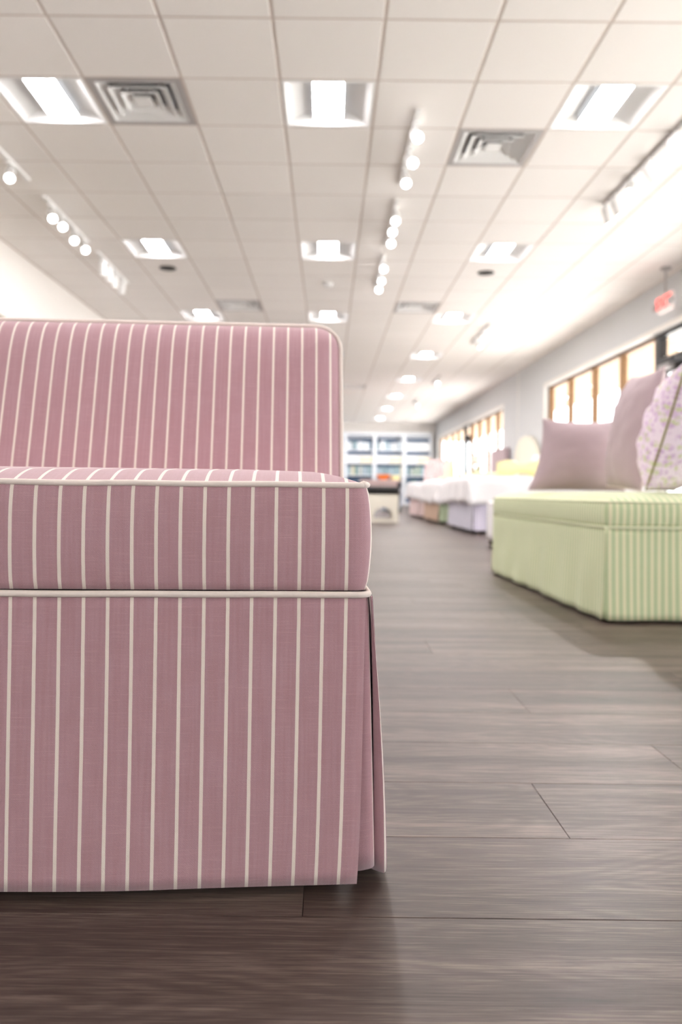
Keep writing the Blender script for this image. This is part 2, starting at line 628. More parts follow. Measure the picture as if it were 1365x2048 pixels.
skip_lights = {(troffer_cols[2], troffer_rows[1])}      # no fitting above the green bench's near side
taken = {(round((x - TX0 - TP / 2) / TP), round((y - TY0 - TP / 2) / TP)) for x in troffer_cols for y in troffer_rows if (x, y) not in skip_lights}
taken |= {(round((x - TX0 - TP / 2) / TP), round((y - TY0 - TP / 2) / TP)) for x, y in vent_cells}
hw = TP / 2 - 0.0085
# tile with a stepped lower edge (tegular)
tile = MB()
c = 0.004
tile.add([(-hw, -hw, 0.02), (hw, -hw, 0.02), (hw, hw, 0.02), (-hw, hw, 0.02),
          (-hw, -hw, c), (hw, -hw, c), (hw, hw, c), (-hw, hw, c),
          (-hw + c, -hw + c, 0), (hw - c, -hw + c, 0), (hw - c, hw - c, 0), (-hw + c, hw - c, 0)],
         [(0, 1, 2, 3), (11, 10, 9, 8)] + [(a + (i + 1) % 4, a + i, a + 4 + i, a + 4 + (i + 1) % 4) for a in (0, 4) for i in range(4)])
tile_me = tile.mesh('ceiling_tile'); tile_me.materials.append(M_tile)
rest = MB()
for i in range(-5, 8):
    for j in range(math.floor((YF - TY0) / TP), math.ceil((YB - TY0) / TP)):
        if (i, j) in taken:
            continue
        cx, cy = TX0 + TP * (i + 0.5), TY0 + TP * (j + 0.5)
        x0, x1, y0, y1 = max(cx - hw, XL), min(cx + hw, XR), max(cy - hw, YF), min(cy + hw, YB)
        whole = x1 - x0 > 2 * hw - 1e-4 and y1 - y0 > 2 * hw - 1e-4
        vis = abs(cx) < 0.5 * cy + 0.7
        if whole and 3.4 < cy < 15.5 and vis:
            link('ceiling_tile', tile_me, ceiling, (cx, cy, ZC))
        elif x1 - x0 > 0.01 and y1 - y0 > 0.01:
            rest.box(x0, x1, y0, y1, ZC, ZC + 0.02)
o = rest.build('ceiling_tile', M_tile, ceiling); o['kind'] = 'stuff'
for i in range(-5, 8):
    x = TX0 + TP * i
    if XL + 0.005 < x < XR - 0.005:
        MB().box(x - 0.012, x + 0.012, YF, YB, ZC + 0.0035, ZC + 0.045).build('grid_bar', M_bar, ceiling)
bar_me = None
for j in range(math.floor((YF - TY0) / TP) + 1, math.ceil((YB - TY0) / TP)):
    if bar_me is None:
        bar_me = MB().box(XL, XR, -0.012, 0.012, ZC + 0.0040, ZC + 0.044).mesh('grid_bar'); bar_me.materials.append(M_bar)
    link('grid_bar', bar_me, ceiling, (0, TY0 + TP * j, 0))

# ---- walls
struct(MB().box(XL - 0.1, XL, YF - 0.1, YB + 0.1, 0, 3.22).build('wall_left', M_wall_w))
struct(MB().box(XL, XR, YB, YB + 0.1, 0, 3.22).build('wall_back', M_wall_w))
FW0, FW1, FZ0, FZ1 = -3.1, 3.7, 0.6, 2.35
struct(MB().box(XL, FW0, YF - 0.1, YF, 0, 3.22).box(FW1, XR, YF - 0.1, YF, 0, 3.22).box(FW0, FW1, YF - 0.1, YF, 0, FZ0).box(FW0, FW1, YF - 0.1, YF, FZ1, 3.22).build('wall_front', M_wall_w))
fw = struct(MB().box(FW0, FW1, YF - 0.1, YF, FZ0, FZ0 + 0.05).box(FW0, FW1, YF - 0.1, YF, FZ1 - 0.05, FZ1).build('fill_window', M_bronze))  # unseen window behind the camera, added as fill light for the chair front
for i in range(6):
    x = FW0 + (FW1 - FW0 - 0.06) * i / 5
    MB().box(x, x + 0.06, YF - 0.09, YF - 0.01, FZ0 + 0.05, FZ1 - 0.05).build('mullion', M_bronze, fw)
    if i < 5:
        MB().box(x + 0.06, x + (FW1 - FW0 - 0.06) / 5, YF - 0.053, YF - 0.047, FZ0 + 0.05, FZ1 - 0.05).build('pane', M_glass, fw)
struct(MB().box(XL, XL + 0.015, YF, YB, 0, 0.12).build('baseboard_left', M_casing))
# right wall with openings: (y0, y1, z0, z1)
SILL, HEAD = 0.55, 2.45
WT = 0.16
GX = XR + 0.11                                   # glass plane
openings = [(-2.0, 8.36, SILL, HEAD), (8.36, 9.37, 0.0, HEAD), (9.37, 13.95, SILL, HEAD),
            (17.3, 21.55, SILL, HEAD), (21.55, 22.6, 0.0, HEAD), (22.6, 27.5, SILL, HEAD)]
w = MB()
w.box(XR, XR + WT, YF - 0.1, -2.0, 0, 3.22)
w.box(XR, XR + WT, 13.95, 17.3, 0, 3.22)
w.box(XR, XR + WT, 27.5, YB + 0.1, 0, 3.22)
for a, b in ((-2.0, 13.95), (17.3, 27.5)):
    w.box(XR, XR + WT, a, b, HEAD, 3.22)
for y0, y1, z0, z1 in openings:
    if z0 > 0:
        w.box(XR, XR + WT, y0, y1, 0, z0)
struct(w.build('wall_right', M_wall_g))
for a, b in ((YF, 8.3), (9.43, 21.5), (22.66, YB)):
    pass
struct(MB().box(XR - 0.004, XR, 15.92, 15.96, 0, ZC).build('trim_1', M_casing))
n = 2
for a, b in ((-2.0, 13.95), (17.3, 27.5)):
    t = MB().box(XR - 0.012, XR, a - 0.05, b + 0.06, HEAD, HEAD + 0.06)
    t.box(XR - 0.012, XR, b, b + 0.06, SILL - 0.02, HEAD)
    t.box(XR - 0.012, XR, a - 0.05, a, SILL - 0.02, HEAD)
    struct(t.build('trim_%d' % n, M_casing)); n += 1

def window(name, y0, y1, posts):
    """framed strip window between y0 and y1 with mullions at posts"""
    w = struct(MB().box(XR - 0.03, GX + 0.03, y0 + 0.002, y1 - 0.002, SILL - 0.03, SILL).build(name, M_casing))
    for z0, z1, nm in ((SILL, SILL + 0.06, 'bottom_rail'), (HEAD - 0.05, HEAD - 0.001, 'top_rail')):
        MB().box(GX - 0.03, GX + 0.03, y0, y1, z0, z1).build(nm, M_frame, w)
    ys = [y0] + posts + [y1]
    for i, y in enumerate(ys):
        hwid = 0.03
        yy = min(max(y, y0 + hwid), y1 - hwid)
        MB().box(GX - 0.045, GX + 0.045, yy - hwid, yy + hwid, SILL + 0.06, HEAD - 0.05).build('mullion', M_frame, w)
    for a, b in zip(ys[:-1], ys[1:]):
        MB().box(GX - 0.003, GX + 0.003, a + 0.03, b - 0.03, SILL + 0.06, HEAD - 0.05).build('pane', M_glass, w)
    return w
window('window_1', -2.0, 8.36, [-2.0 + 1.151 * i for i in range(1, 9)])  # out of view; extended towards the camera to brighten the front of the room
window('window_2', 9.37, 13.95, [10.54, 11.65, 12.81])
window('window_3', 17.3, 21.55, [18.3, 19.4, 20.5])
window('window_4', 22.6, 27.5, [23.8, 24.9, 26.2])

def door(name, y0, y1):
    d = struct(MB().box(GX - 0.05, GX + 0.05, y0, y0 + 0.06, 0, HEAD)
               .box(GX - 0.05, GX + 0.05, y1 - 0.08, y1 + 0.05, 0, HEAD)
               .box(GX - 0.05, GX + 0.05, y0 + 0.06, y1 - 0.08, 2.06, 2.14)
               .box(GX - 0.05, GX + 0.05, y0 + 0.06, y1 - 0.08, HEAD - 0.05, HEAD).build(name, M_bronze))
    MB().box(GX - 0.003, GX + 0.003, y0 + 0.06, y1 - 0.08, 2.14, HEAD - 0.05).build('transom_pane', M_glass, d)
    a, b = y0 + 0.07, y1 - 0.09
    leaf = (MB().box(GX - 0.025, GX + 0.025, a, a + 0.09, 0.01, 2.05).box(GX - 0.025, GX + 0.025, b - 0.09, b, 0.01, 2.05)
            .box(GX - 0.025, GX + 0.025, a + 0.09, b - 0.09, 0.01, 0.25).box(GX - 0.025, GX + 0.025, a + 0.09, b - 0.09, 1.95, 2.05)).build('door_leaf', M_bronze, d)
    MB().box(GX - 0.003, GX + 0.003, a + 0.09, b - 0.09, 0.25, 1.95).build('pane', M_glass, leaf)
    MB().tube([(GX - 0.03, a + 0.05, 1.2), (GX - 0.08, a + 0.05, 1.18), (GX - 0.08, a + 0.05, 0.92), (GX - 0.03, a + 0.05, 0.9)], 0.012).build('door_handle', M_grey_metal, leaf)
    MB().box(GX - 0.10, GX - 0.03, b - 0.36, b - 0.06, 1.98, 2.05).build('door_closer', M_grey_metal, leaf)
    MB().box(GX - 0.14, GX - 0.11, b - 0.5, b - 0.10, 2.06, 2.085).build('closer_arm', M_bronze, leaf)
    return d
door('door_1', 8.36, 9.37)
door('door_2', 21.55, 22.6)

# ---- outside: pavement and porch roof
struct(MB().box(XR + WT, 40, -40, 60, -0.25, -0.06).box(-30, XR + WT, -40, YF - 0.1, -0.25, -0.06).build('pavement', M_concrete))
struct(MB().box(XR + WT, 6.25, -8, 34, 2.76, 2.95).build('porch_soffit', M_soffit))

# ================================================================== CEILING FIXTURES
def make_troffer():
    root = empty('ceiling_light')
    a, b = 0.297, 0.275
    fr = MB()
    for (x0, x1, y0, y1) in ((-a, a, -a, -b), (-a, a, b, a), (-a, -b, -b, b), (b, a, -b, b)):
        fr.box(x0, x1, y0, y1, 0.0, 0.05)
    fr.box(-a, a, -a, a, 0.125, 0.135)
    for (x0, x1, y0, y1) in ((-a, a, -a, -a + .006), (-a, a, a - .006, a), (-a, -a + .006, -a, a), (a - .006, a, -a, a)):
        fr.box(x0, x1, y0, y1, 0.05, 0.125)
    fr.build('housing', M_white_metal, root)
    for s in (-1, 1):
        wing = MB()
        def P(u, v, s=s):
            x = 0.104 + (b - 0.104) * u
            z = 0.074 * (1 - u ** 1.35) + 0.004
            return (s * x, -b + 2 * b * v, z)
        wing.grid(P, 8, 2, flip=(s > 0))
        wing.build('reflector', M_white_metal, root)
    for s in (-1, 1):
        ep = MB()
        def Q(u, v, s=s):
            x = -b + 2 * b * u
            return (x, s * (b - 0.045 * v), 0.003 + 0.075 * v ** 1.6)
        ep.grid(Q, 2, 5, flip=(s > 0))
        ep.build('end_plate', M_white_metal, root)
    dif = MB()                                     # frosted sides of the lens basket
    for s in (-1, 1):
        dif.add([(s * 0.104, -0.232, 0.078), (s * 0.104, 0.232, 0.078), (s * 0.098, 0.232, 0.028), (s * 0.098, -0.232, 0.028)], [(0, 1, 2, 3) if s < 0 else (3, 2, 1, 0)])
        dif.add([(-0.104, s * 0.232, 0.078), (0.104, s * 0.232, 0.078), (0.098, s * 0.232, 0.028), (-0.098, s * 0.232, 0.028)], [(0, 1, 2, 3) if s > 0 else (3, 2, 1, 0)])
    dif.build('diffuser_side', M_lens_side, root)
    lens = MB()
    lens.add([(-0.098, -0.232, 0.028), (0.098, -0.232, 0.028), (0.098, 0.232, 0.028), (-0.098, 0.232, 0.028)], [(3, 2, 1, 0)])
    lens.build('lens', M_lens, root)
    return root
troffer0 = make_troffer()
first = True
col_name = {0: 'left column', 1: 'middle column', 2: 'right column'}
ordw = ['rearmost unseen', 'unseen above-chair', 'nearest', 'second', 'third', 'fourth', 'fifth', 'sixth', 'seventh', 'farthest']
for r_i, y in enumerate(troffer_rows):
    for c_i, x in enumerate(troffer_cols):
        if (x, y) in skip_lights:
            continue
        o = troffer0 if first else copy_tree(troffer0)
        first = False
        o.location = (x, y, ZC + 0.001)
        lab = 'square recessed ceiling light in the %s, %s row' % (col_name[c_i], ordw[r_i])
        tag(o, lab, 'ceiling light', 'recessed square ceiling lights')

def make_vent():
    root = empty('ceiling_vent')
    a = 0.297
    fr = MB()
    for (x0, x1, y0, y1) in ((-a, a, -a, -a + .04), (-a, a, a - .04, a), (-a, -a + .04, -a + .04, a - .04), (a - .04, a, -a + .04, a - .04)):
        fr.box(x0, x1, y0, y1, 0.002, 0.02)
    fr.box(-a, a, -a, a, 0.11, 0.12)
    fr.build('frame', M_grey_metal, root)
    for i, (s0, s1) in enumerate(((0.252, 0.195), (0.188, 0.130), (0.122, 0.070))):
        m = MB()
        # four sloped blades: outer edge low, inner edge high
        for q in range(4):
            M4 = Matrix.Rotation(q * PI / 2, 4, 'Z')
            v = [M4 @ Vector(p) for p in ((-s0, -s0, 0.0), (s0, -s0, 0.0), (s1, -s1, 0.05), (-s1, -s1, 0.05),
                                          (-s0, -s0, 0.006), (s0, -s0, 0.006), (s1, -s1, 0.056), (-s1, -s1, 0.056))]
            m.add(v, [(3, 2, 1, 0), (4, 5, 6, 7), (0, 1, 5, 4), (2, 3, 7, 6), (0, 4, 7, 3), (1, 2, 6, 5)])
        m.build('louvre', M_white_metal, root)
    MB().chamfer_box(-0.055, 0.055, -0.055, 0.055, 0.004, 0.02, 0.004).build('core', M_white_metal, root)
    MB().box(-0.257, 0.257, -0.257, 0.257, 0.062, 0.07).build('duct', M_duct, root)
    return root
vent0 = make_vent()
vent_lab = ['square louvred air vent beside the nearest left ceiling light', 'square louvred air vent beside the nearest right ceiling light',
            'square louvred air vent far back on the left half of the ceiling', 'square louvred air vent far back right of the middle spotlight row',
            'faint far air vent just right of the pink chair back', 'faint far air vent hidden behind the pink chair back']
for i, (x, y) in enumerate(vent_cells[:5]):
    o = vent0 if i == 0 else copy_tree(vent0)
    o.location = (x, y, ZC)
    tag(o, vent_lab[i], 'air vent', 'square ceiling air vents')
x, y = vent_cells[5]
MB().box(x - hw, x + hw, y - hw, y + hw, ZC, ZC + 0.02).build('ceiling_tile', M_tile, ceiling)

# dark recessed cans and smoke detector
for (x, y, lab) in ((-1.87, 8.75, 'small black round ceiling opening behind the left second-row light'),
                    (1.80, 8.79, 'small black round ceiling opening behind the right second-row light')):
    root = empty('ceiling_speaker', (x, y, ZC))
    MB().lathe([(0.075, -0.001), (0.092, -0.001), (0.095, -0.008), (0.085, -0.011), (0.075, -0.011), (0.075, -0.001)], 28).build('rim', M_black, root)
    MB().lathe([(0.0001, -0.004), (0.04, -0.005), (0.076, -0.004)], 28).build('grille', M_black, root)
    tag(root, lab, 'ceiling speaker', 'black round ceiling openings')
root = empty('smoke_detector', (-0.03, 9.3, ZC))
MB().lathe([(0.06, 0.0), (0.065, -0.012), (0.062, -0.02)], 24).build('base', M_white_metal, root)
MB().lathe([(0.052, -0.02), (0.05, -0.038), (0.03, -0.05), (0.0001, -0.052)], 24).build('cap', M_white_metal, root)
tag(root, 'small round white smoke detector on the ceiling between middle lights', 'smoke detector')

# ---- track lights
def track(x, y0, y1, heads, label):
    """heads: [(y, pan, tilt, lit)] tilt from straight down; pan 0 aims at the camera (-Y), pan 90deg aims at +X"""
    root = empty('track_light', (x, y0, ZC))
    MB().box(-0.017, 0.017, 0, y1 - y0, -0.022, 0.0).build('track', M_grey_metal if x > 2 else M_white_metal, root)
    for (y, pan, tilt, beam) in heads:
        hm = MB()
        yy = y - y0
        hm.box(-0.02, 0.02, yy - 0.05, yy + 0.05, -0.045, -0.022)
        hm.tube([(0, yy, -0.045), (0, yy, -0.09)], 0.008)
        d = Vector((math.sin(pan) * math.sin(tilt), -math.cos(pan) * math.sin(tilt), -math.cos(tilt)))
        p0 = Vector((0, yy, -0.10))
        a = p0 - d * 0.05; b = p0 + d * 0.10
        hm.tube([a, a + d * 0.012, b - d * 0.01, b], [0.028, 0.037, 0.039, 0.039], n=16)
        h = hm.build('lamp_head', M_white_metal, root)
        q = d.to_track_quat('Z', 'Y').to_matrix().to_4x4()
        ln = MB().lathe([(0.0001, 0.002), (0.022, 0.0015), (0.034, 0.001)], 16)
        ln.transform(Matrix.Translation(b) @ q)
        ln.build('lens', M_spot, h)
        if beam:
            sd = bpy.data.lights.new('spot_beam', 'SPOT')
            sd.energy = beam; sd.spot_size = math.radians(60); sd.spot_blend = 1.0; sd.shadow_soft_size = 0.05
            sd.color = (1.0, 0.965, 0.94)
            so = bpy.data.objects.new('spot_beam', sd); COL.objects.link(so); so.parent = h
            so.location = b + d * 0.012
            so.rotation_euler = (-d).to_track_quat('Z', 'Y').to_euler()
    return tag(root, label, 'track light', 'white ceiling track spotlights')
R = math.radians
def hd(ys, pan, tilt):
    return [(y, R(pan + random.uniform(-8, 8)), R(tilt + random.uniform(-6, 6)), 0.0) for y in ys]
track(0.575, 5.05, 6.27, hd([5.22, 5.62, 5.95], 5, 52), 'three white spotlights on the nearest middle ceiling track')
track(0.575, 6.60, 7.82, hd([6.77, 7.08, 7.42], 0, 52), 'three white spotlights on the second middle ceiling track')
track(0.575, 8.15, 9.37, hd([8.25, 8.68, 9.1], 0, 52), 'white spotlights on the third middle ceiling track')
track(-2.5, 5.05, 6.27, hd([5.5, 5.92], 20, 50), 'white spotlight track cut by the left photo edge')
track(-2.5, 6.62, 7.84, hd([6.8, 7.05, 7.4, 7.7], 25, 52), 'three glowing spotlights on the second left ceiling track')
track(-2.5, 8.15, 9.37, hd([8.35, 8.6, 8.85, 9.15], 200, 28), 'white spotlight heads turned away on the third left track')
def aim(x, y, tx, ty):
    dx, dy, dz = tx - x, ty - y, 2.9
    return (y, math.atan2(dx, -dy), math.atan2(math.hypot(dx, dy), dz), BEAM)
track(2.40, 4.2, 6.66, [(4.6, R(80), R(30), 0.0), (5.32, R(40), R(45), 0.0), (5.75, R(75), R(35), 0.0), aim(2.4, 6.08, 0.75, 3.3), (6.42, R(85), R(25), 0.0), (6.62, R(85), R(18), 0.0)],
      'long ceiling spotlight track by the right window wall')
track(2.40, 11.4, 12.9, hd([11.7, 12.4], 60, 45), 'distant small spotlight track above the green bench')
track(2.40, 16.5, 17.7, hd([16.8], 0, 50), 'far lone spotlight track before the round lights')
track(2.40, 20.5, 21.7, hd([20.9], 60, 30), 'farthest little spotlight track near the back corner')

# ---- exit sign
M_redletter = emitter('red_letter', (1.0, 0.06, 0.05, 1), 2.2)
M_signface = plain('sign_face', rgb(240, 225, 222), 0.5)
sign = empty('exit_sign', (3.76, 8.52, 2.64), R(-88))
MB().chamfer_box(-0.15, 0.15, -0.025, 0.025, -0.1, 0.1, 0.004).build('housing', M_signface, sign)
MB().tube([(0, 0, 0.1), (0, 0, ZC - 2.64 - 0.0005)], 0.012).build('stem', M_grey_metal, sign)
MB().lathe([(0.06, ZC - 2.64 - 0.02), (0.06, ZC - 2.64 - 0.0005)], 16).build('canopy', M_grey_metal, sign)
for s in (-1, 1):
    lamp = MB().lathe([(0.03, 0.0), (0.045, 0.02), (0.045, 0.05)], 14)
    lamp.transform(Matrix.Translation((s * 0.19, 0, -0.02)) @ Matrix.Rotation(PI / 2, 4, 'X'))
    lamp.build('emergency_lamp', M_grey_metal, sign)
fc = bpy.data.curves.new('exit_text', 'FONT')
fc.body = 'EXIT'; fc.size = 0.17; fc.extrude = 0.002; fc.align_x = 'CENTER'; fc.align_y = 'CENTER'; fc.offset = 0.004
tmp = bpy.data.objects.new('exit_text', fc)
COL.objects.link(tmp)
bpy.context.view_layer.update()
tme = bpy.data.meshes.new_from_object(tmp.evaluated_get(bpy.context.evaluated_depsgraph_get()))
bpy.data.objects.remove(tmp)
tme.transform(Matrix.Translation((0, -0.0275, 0)) @ Matrix.Rotation(PI / 2, 4, 'X'))
tme.materials.clear(); tme.materials.append(M_redletter)
link('lettering', tme, sign)
tag(sign, 'red and white EXIT sign hanging above the dark glass door', 'exit sign')

# ================================================================== PINK CHAIR
def leg_set(root, pts, z1, mat, s=0.02):
    for (x, y) in pts:
        m = MB()
        a, b = s, s * 0.75
        v = [(x - b, y - b, 0), (x + b, y - b, 0), (x + b, y + b, 0), (x - b, y + b, 0),
             (x - a, y - a, z1), (x + a, y - a, z1), (x + a, y + a, z1), (x - a, y + a, z1)]
        m.add(v, [(3, 2, 1, 0), (4, 5, 6, 7), (0, 1, 5, 4), (1, 2, 6, 5), (2, 3, 7, 6), (3, 0, 4, 7)])
        m.build('leg', mat, root)

def skirt_panel(x0, x1, ztop, zbot, yoff, flare, wave=0.003, freq=18.0, seed=0.0, ns=60, nt_=22, bottom=None, edge=None):
    """flat hanging cloth in the local XZ plane facing -Y; returns MB. v=1 is the top"""
    mb = MB()
    def zb(x):
        return zbot + (bottom(x) if bottom else 0)
    def P(u, v):
        d = 1 - v
        x = x0 + (x1 - x0) * u
        if edge:
            x += edge(u, v)
        y = yoff - flare * d ** 1.3 - wave * d * (math.sin(x * freq + seed) * 0.6 + noise.noise(Vector((x * 7 + seed, v * 1.5, seed))) * 1.2)
        z = zb(x) + (ztop - zb(x)) * v
        return (x, y, z)
    mb.grid(P, ns, nt_, uvf=lambda u, v: (x0 + (x1 - x0) * u, zbot + (ztop - zbot) * v))
    return mb

CH_W, CH_D = 0.82, 0.66
chair = empty('slipper_chair', (0.0500, 0.9080, 0), R(2.8))
# stripe phase so that one stripe centre lies 26.7 mm left of the right front corner (stripe centre at fract = .5)
def set_phase(mb, shift):
    mb.uv = [None if q is None else [(a + shift, b) for a, b in q] for q in mb.uv]
    return mb
SH = 0.0267 + PITCH * 0.5
SEAT_Z0, SEAT_Z1 = 0.362, 0.4875
side = bulge(SEAT_Z0, SEAT_Z1, 0.0075, 12)
top = [(0, SEAT_Z1)] + [(0.085 * t, SEAT_Z1 + 0.0185 * math.sin(min(1, t) * PI / 2) ** 0.9) for t in (0.08, 0.16, 0.28, 0.42, 0.58, 0.76, 1.0)] + [(0.16, SEAT_Z1 + 0.022), (0.27, SEAT_Z1 + 0.024)]
cu = cushion(-CH_W, -0.002, 0.002, 0.56, 0.016, side, top, 0.02, wob=0.0015)
seat = set_phase(cu, SH).build('seat_cushion', M_pink, chair)
MB().tube(loop_path(-CH_W, -0.002, 0.002, 0.56, 0.016, SEAT_Z1 + 0.0005, 0.001, wob=0.003), 0.0036, closed=True).build('piping', M_welt, seat)
# little knot where the piping meets at the corner
MB().lathe([(0.0001, -0.005), (0.0042, -0.003), (0.0052, 0.0), (0.004, 0.0035), (0.0001, 0.005)], 10, (-0.0065, 0.0065, SEAT_Z1 + 0.001)).build('piping_knot', M_welt, seat)
# frame rail hidden by the skirt, base piping, legs
MB().box(-CH_W + 0.02, -0.02, 0.03, CH_D - 0.02, 0.12, SEAT_Z0 - 0.001).build('seat_frame', M_wood_dark, chair)
MB().tube(loop_path(-CH_W, -0.001, 0.0, CH_D, 0.010, 0.3575, 0.002, wob=0.0015), 0.0040, closed=True).build('base_piping', M_welt, chair)
leg_set(chair, [(-0.06, 0.07), (-CH_W + 0.06, 0.07), (-0.06, CH_D - 0.07), (-CH_W + 0.06, CH_D - 0.07)], 0.12, M_wood_dark)
# skirt: front panel, side panels, corner pleat inserts
def front_edge(u, v):
    d = 1 - v
    return -(u ** 6) * (0.004 * d + 0.003 * d ** 6)
fp = skirt_panel(-CH_W + 0.004, -0.0035, 0.3545, 0.0115, -0.001, 0.0035, 0.0028, 15, 0.4, bottom=lambda x: 0.004 * max(0, (x + 0.16) / 0.16) ** 1.5, edge=front_edge)
solidify(set_phase(fp, SH).build('skirt_front', M_pink, chair), 0.0022, -1)
def corner_insert(sx):
    m = MB()
    def P(u, v):
        d = 1 - v
        # starts behind the front panel, crosses the opening, turns the corner and runs a little up the side
        s = u * 0.12
        x_c = 0.0015 + 0.0125 * d ** 0.9
        y_f = 0.010 + 0.010 * d
        r = 0.008
        L1 = 0.05
        if s < L1:
            x, y = x_c - r - (L1 - s), y_f
        else:
            a = min((s - L1) / (r * PI / 2), 1) * PI / 2
            x, y = x_c - r + r * math.sin(a), y_f + r - r * math.cos(a)
            y += max(0, s - L1 - r * PI / 2)
        zb = 0.018 + 0.006 * max(0, (s - L1 + 0.01) / 0.03)
        return (sx * x if sx > 0 else -CH_W - x, y, zb + (0.356 - zb) * v)
    m.grid(P, 40, 14, uvf=lambda u, v: (u * 0.12 + (0.0095 if sx > 0 else 0.004), v * 0.35), flip=(sx < 0))
    return m
for sx in (1, -1):
    solidify(corner_insert(sx).build('pleat_insert', M_pink, chair), 0.002, -1)
def side_panel(sx):
    m = MB()
    def P(u, v):
        d = 1 - v
        s = u * (CH_D - 0.03)
        fold = 0.024
        s -= fold
        flare = 0.004 + 0.0215 * (1 - (1 - d) ** 1.7) * math.exp(-max(s, 0) * 2.0) + 0.002 * d
        y0_ = 0.008 + 0.022 * d
        if s < 0:                      # pleat return running back in behind the front edge
            w_ = abs(s) / fold
            x = flare - (0.0165 * d ** 0.8) * w_ ** 0.9
            y = y0_ + 0.014 * d ** 0.5 * w_ ** 1.3
        else:
            x = flare + (0.0045 * d) * min(1, s / 0.014) ** 0.7
            y = y0_ + max(s, 0)
        zb = 0.010 + 0.002 * math.sin(s * 20)
        z = zb + (0.3545 - zb) * v
        return ((x if sx > 0 else -CH_W - x), y, z)
    m.grid(P, 140, 18, uvf=lambda u, v: (u * (CH_D - 0.03) - 0.0255 + PITCH * 0.5, v * 0.35), flip=(sx < 0))
    return m
for sx in (1, -1):
    solidify(side_panel(sx).build('skirt_side', M_pink, chair), 0.0022, -1)
bp = skirt_panel(-CH_W + 0.004, -0.004, 0.3545, 0.01, 0, 0.01, 0.003, 15, 2.4)
bp.transform(Matrix.Translation((-CH_W, CH_D, 0)) @ Matrix.Rotation(PI, 4, 'Z'))
solidify(bp.build('skirt_back', M_pink, chair), 0.0022, -1)
# backrest: block lying in XZ, face towards the camera, leaned back
BW, BH, BT = 0.80, 0.456, 0.115
side = [(0.0, 0.0), (0.02, 0.002), (0.05, 0.002), (0.076, 0.0)]
top = [(0, 0.076), (0.003, 0.082), (0.008, 0.089), (0.016, 0.0965), (0.027, 0.103), (0.042, 0.1085), (0.062, 0.113), (0.09, 0.116), (0.16, 0.118)]
bk = cushion(-BW, 0, 0, BH, 0.048, side, top, 0.022, u_by_x=True)
set_phase(bk, 0.0190 + PITCH * 0.5)
# cushion-local (x, y, z) -> chair (x, back - z, y)
TILT = R(15)
Mb = (Matrix.Translation((0.0005, 0.597, 0.352)) @ Matrix.Rotation(-TILT, 4, 'X') @ Matrix(((1, 0, 0, 0), (0, 0, -1, 0), (0, 1, 0, 0), (0, 0, 0, 1))))
bk.transform(Mb)
back = bk.build('backrest', M_pink, chair)
pp = [tuple(Mb @ Vector((x + nx * 0.003, y + ny * 0.003, 0.0775))) for x, y, nx, ny in rrect(-BW, 0, 0, BH, 0.048, 0.025)]
MB().tube(pp, 0.0040, closed=True).build('piping', M_welt, back)
tag(chair, 'mauve pinstriped skirted slipper chair with cream piping in front', 'chair')

# ================================================================== GREEN BENCH
GB_W, GB_D = 0.95, 1.76
gb = empty('upholstered_bench', (1.045, 2.850, 0), R(1.3))
side = bulge(0.362, 0.452, 0.006, 8)
top = [(0, 0.452), (0.012, 0.460), (0.03, 0.468), (0.06, 0.476), (0.12, 0.485), (0.25, 0.492), (0.42, 0.495)]
cu = cushion(0, GB_W, 0, GB_D, 0.02, side, top, 0.04, wob=0.002)
g_seat = cu.build('seat_cushion', M_green, gb)
MB().tube(loop_path(0, GB_W, 0, GB_D, 0.02, 0.4525, 0.001, wob=0.002), 0.0035, closed=True).build('piping', M_greenwelt, g_seat)
MB().tube(loop_path(0, GB_W, 0, GB_D, 0.02, 0.3575, 0.003), 0.0045, closed=True).build('base_piping', M_greenwelt, gb)
MB().box(0.02, GB_W - 0.02, 0.02, GB_D - 0.02, 0.12, 0.36).build('seat_frame', M_wood_dark, gb)
leg_set(gb, [(0.07, 0.07), (GB_W - 0.07, 0.07), (0.07, GB_D - 0.07), (GB_W - 0.07, GB_D - 0.07)], 0.12, M_wood_dark)
for nm, W, rot, loc in (('skirt_front', GB_W, 0, (0, 0)), ('skirt_side', GB_D, 1, (GB_W, 0)), ('skirt_back', GB_W, 2, (GB_W, GB_D)), ('skirt_side', GB_D, 3, (0, GB_D))):
    p = skirt_panel(0.002, W - 0.002, 0.355, 0.011, -0.001, 0.012 if rot != 3 else 0.014, 0.012 if rot in (1, 3) else 0.004, 26, rot * 1.7, ns=110, nt_=14)
    p.transform(Matrix.Translation((loc[0], loc[1], 0)) @ Matrix.Rotation(rot * PI / 2, 4, 'Z'))
    solidify(p.build(nm, M_green, gb), 0.003, -1)
for (x, y, a) in ((0, 0, -135), (GB_W, 0, -45), (GB_W, GB_D, 45), (0, GB_D, 135)):
    m = MB()
    ca = R(a)
    def P(u, v, x=x, y=y, ca=ca):
        d = 1 - v
        ang = ca + (u - 0.5) * PI / 1.7
        rr = 0.004 + 0.010 * d
        return (x + math.cos(ca) * -0.006 + math.cos(ang) * rr, y + math.sin(ca) * -0.006 + math.sin(ang) * rr, 0.016 + 0.339 * v)
    m.grid(P, 8, 8)
    solidify(m.build('pleat_insert', M_green, gb), 0.002, -1)
tag(gb, 'pale green striped skirted bench holding the pillows', 'bench')

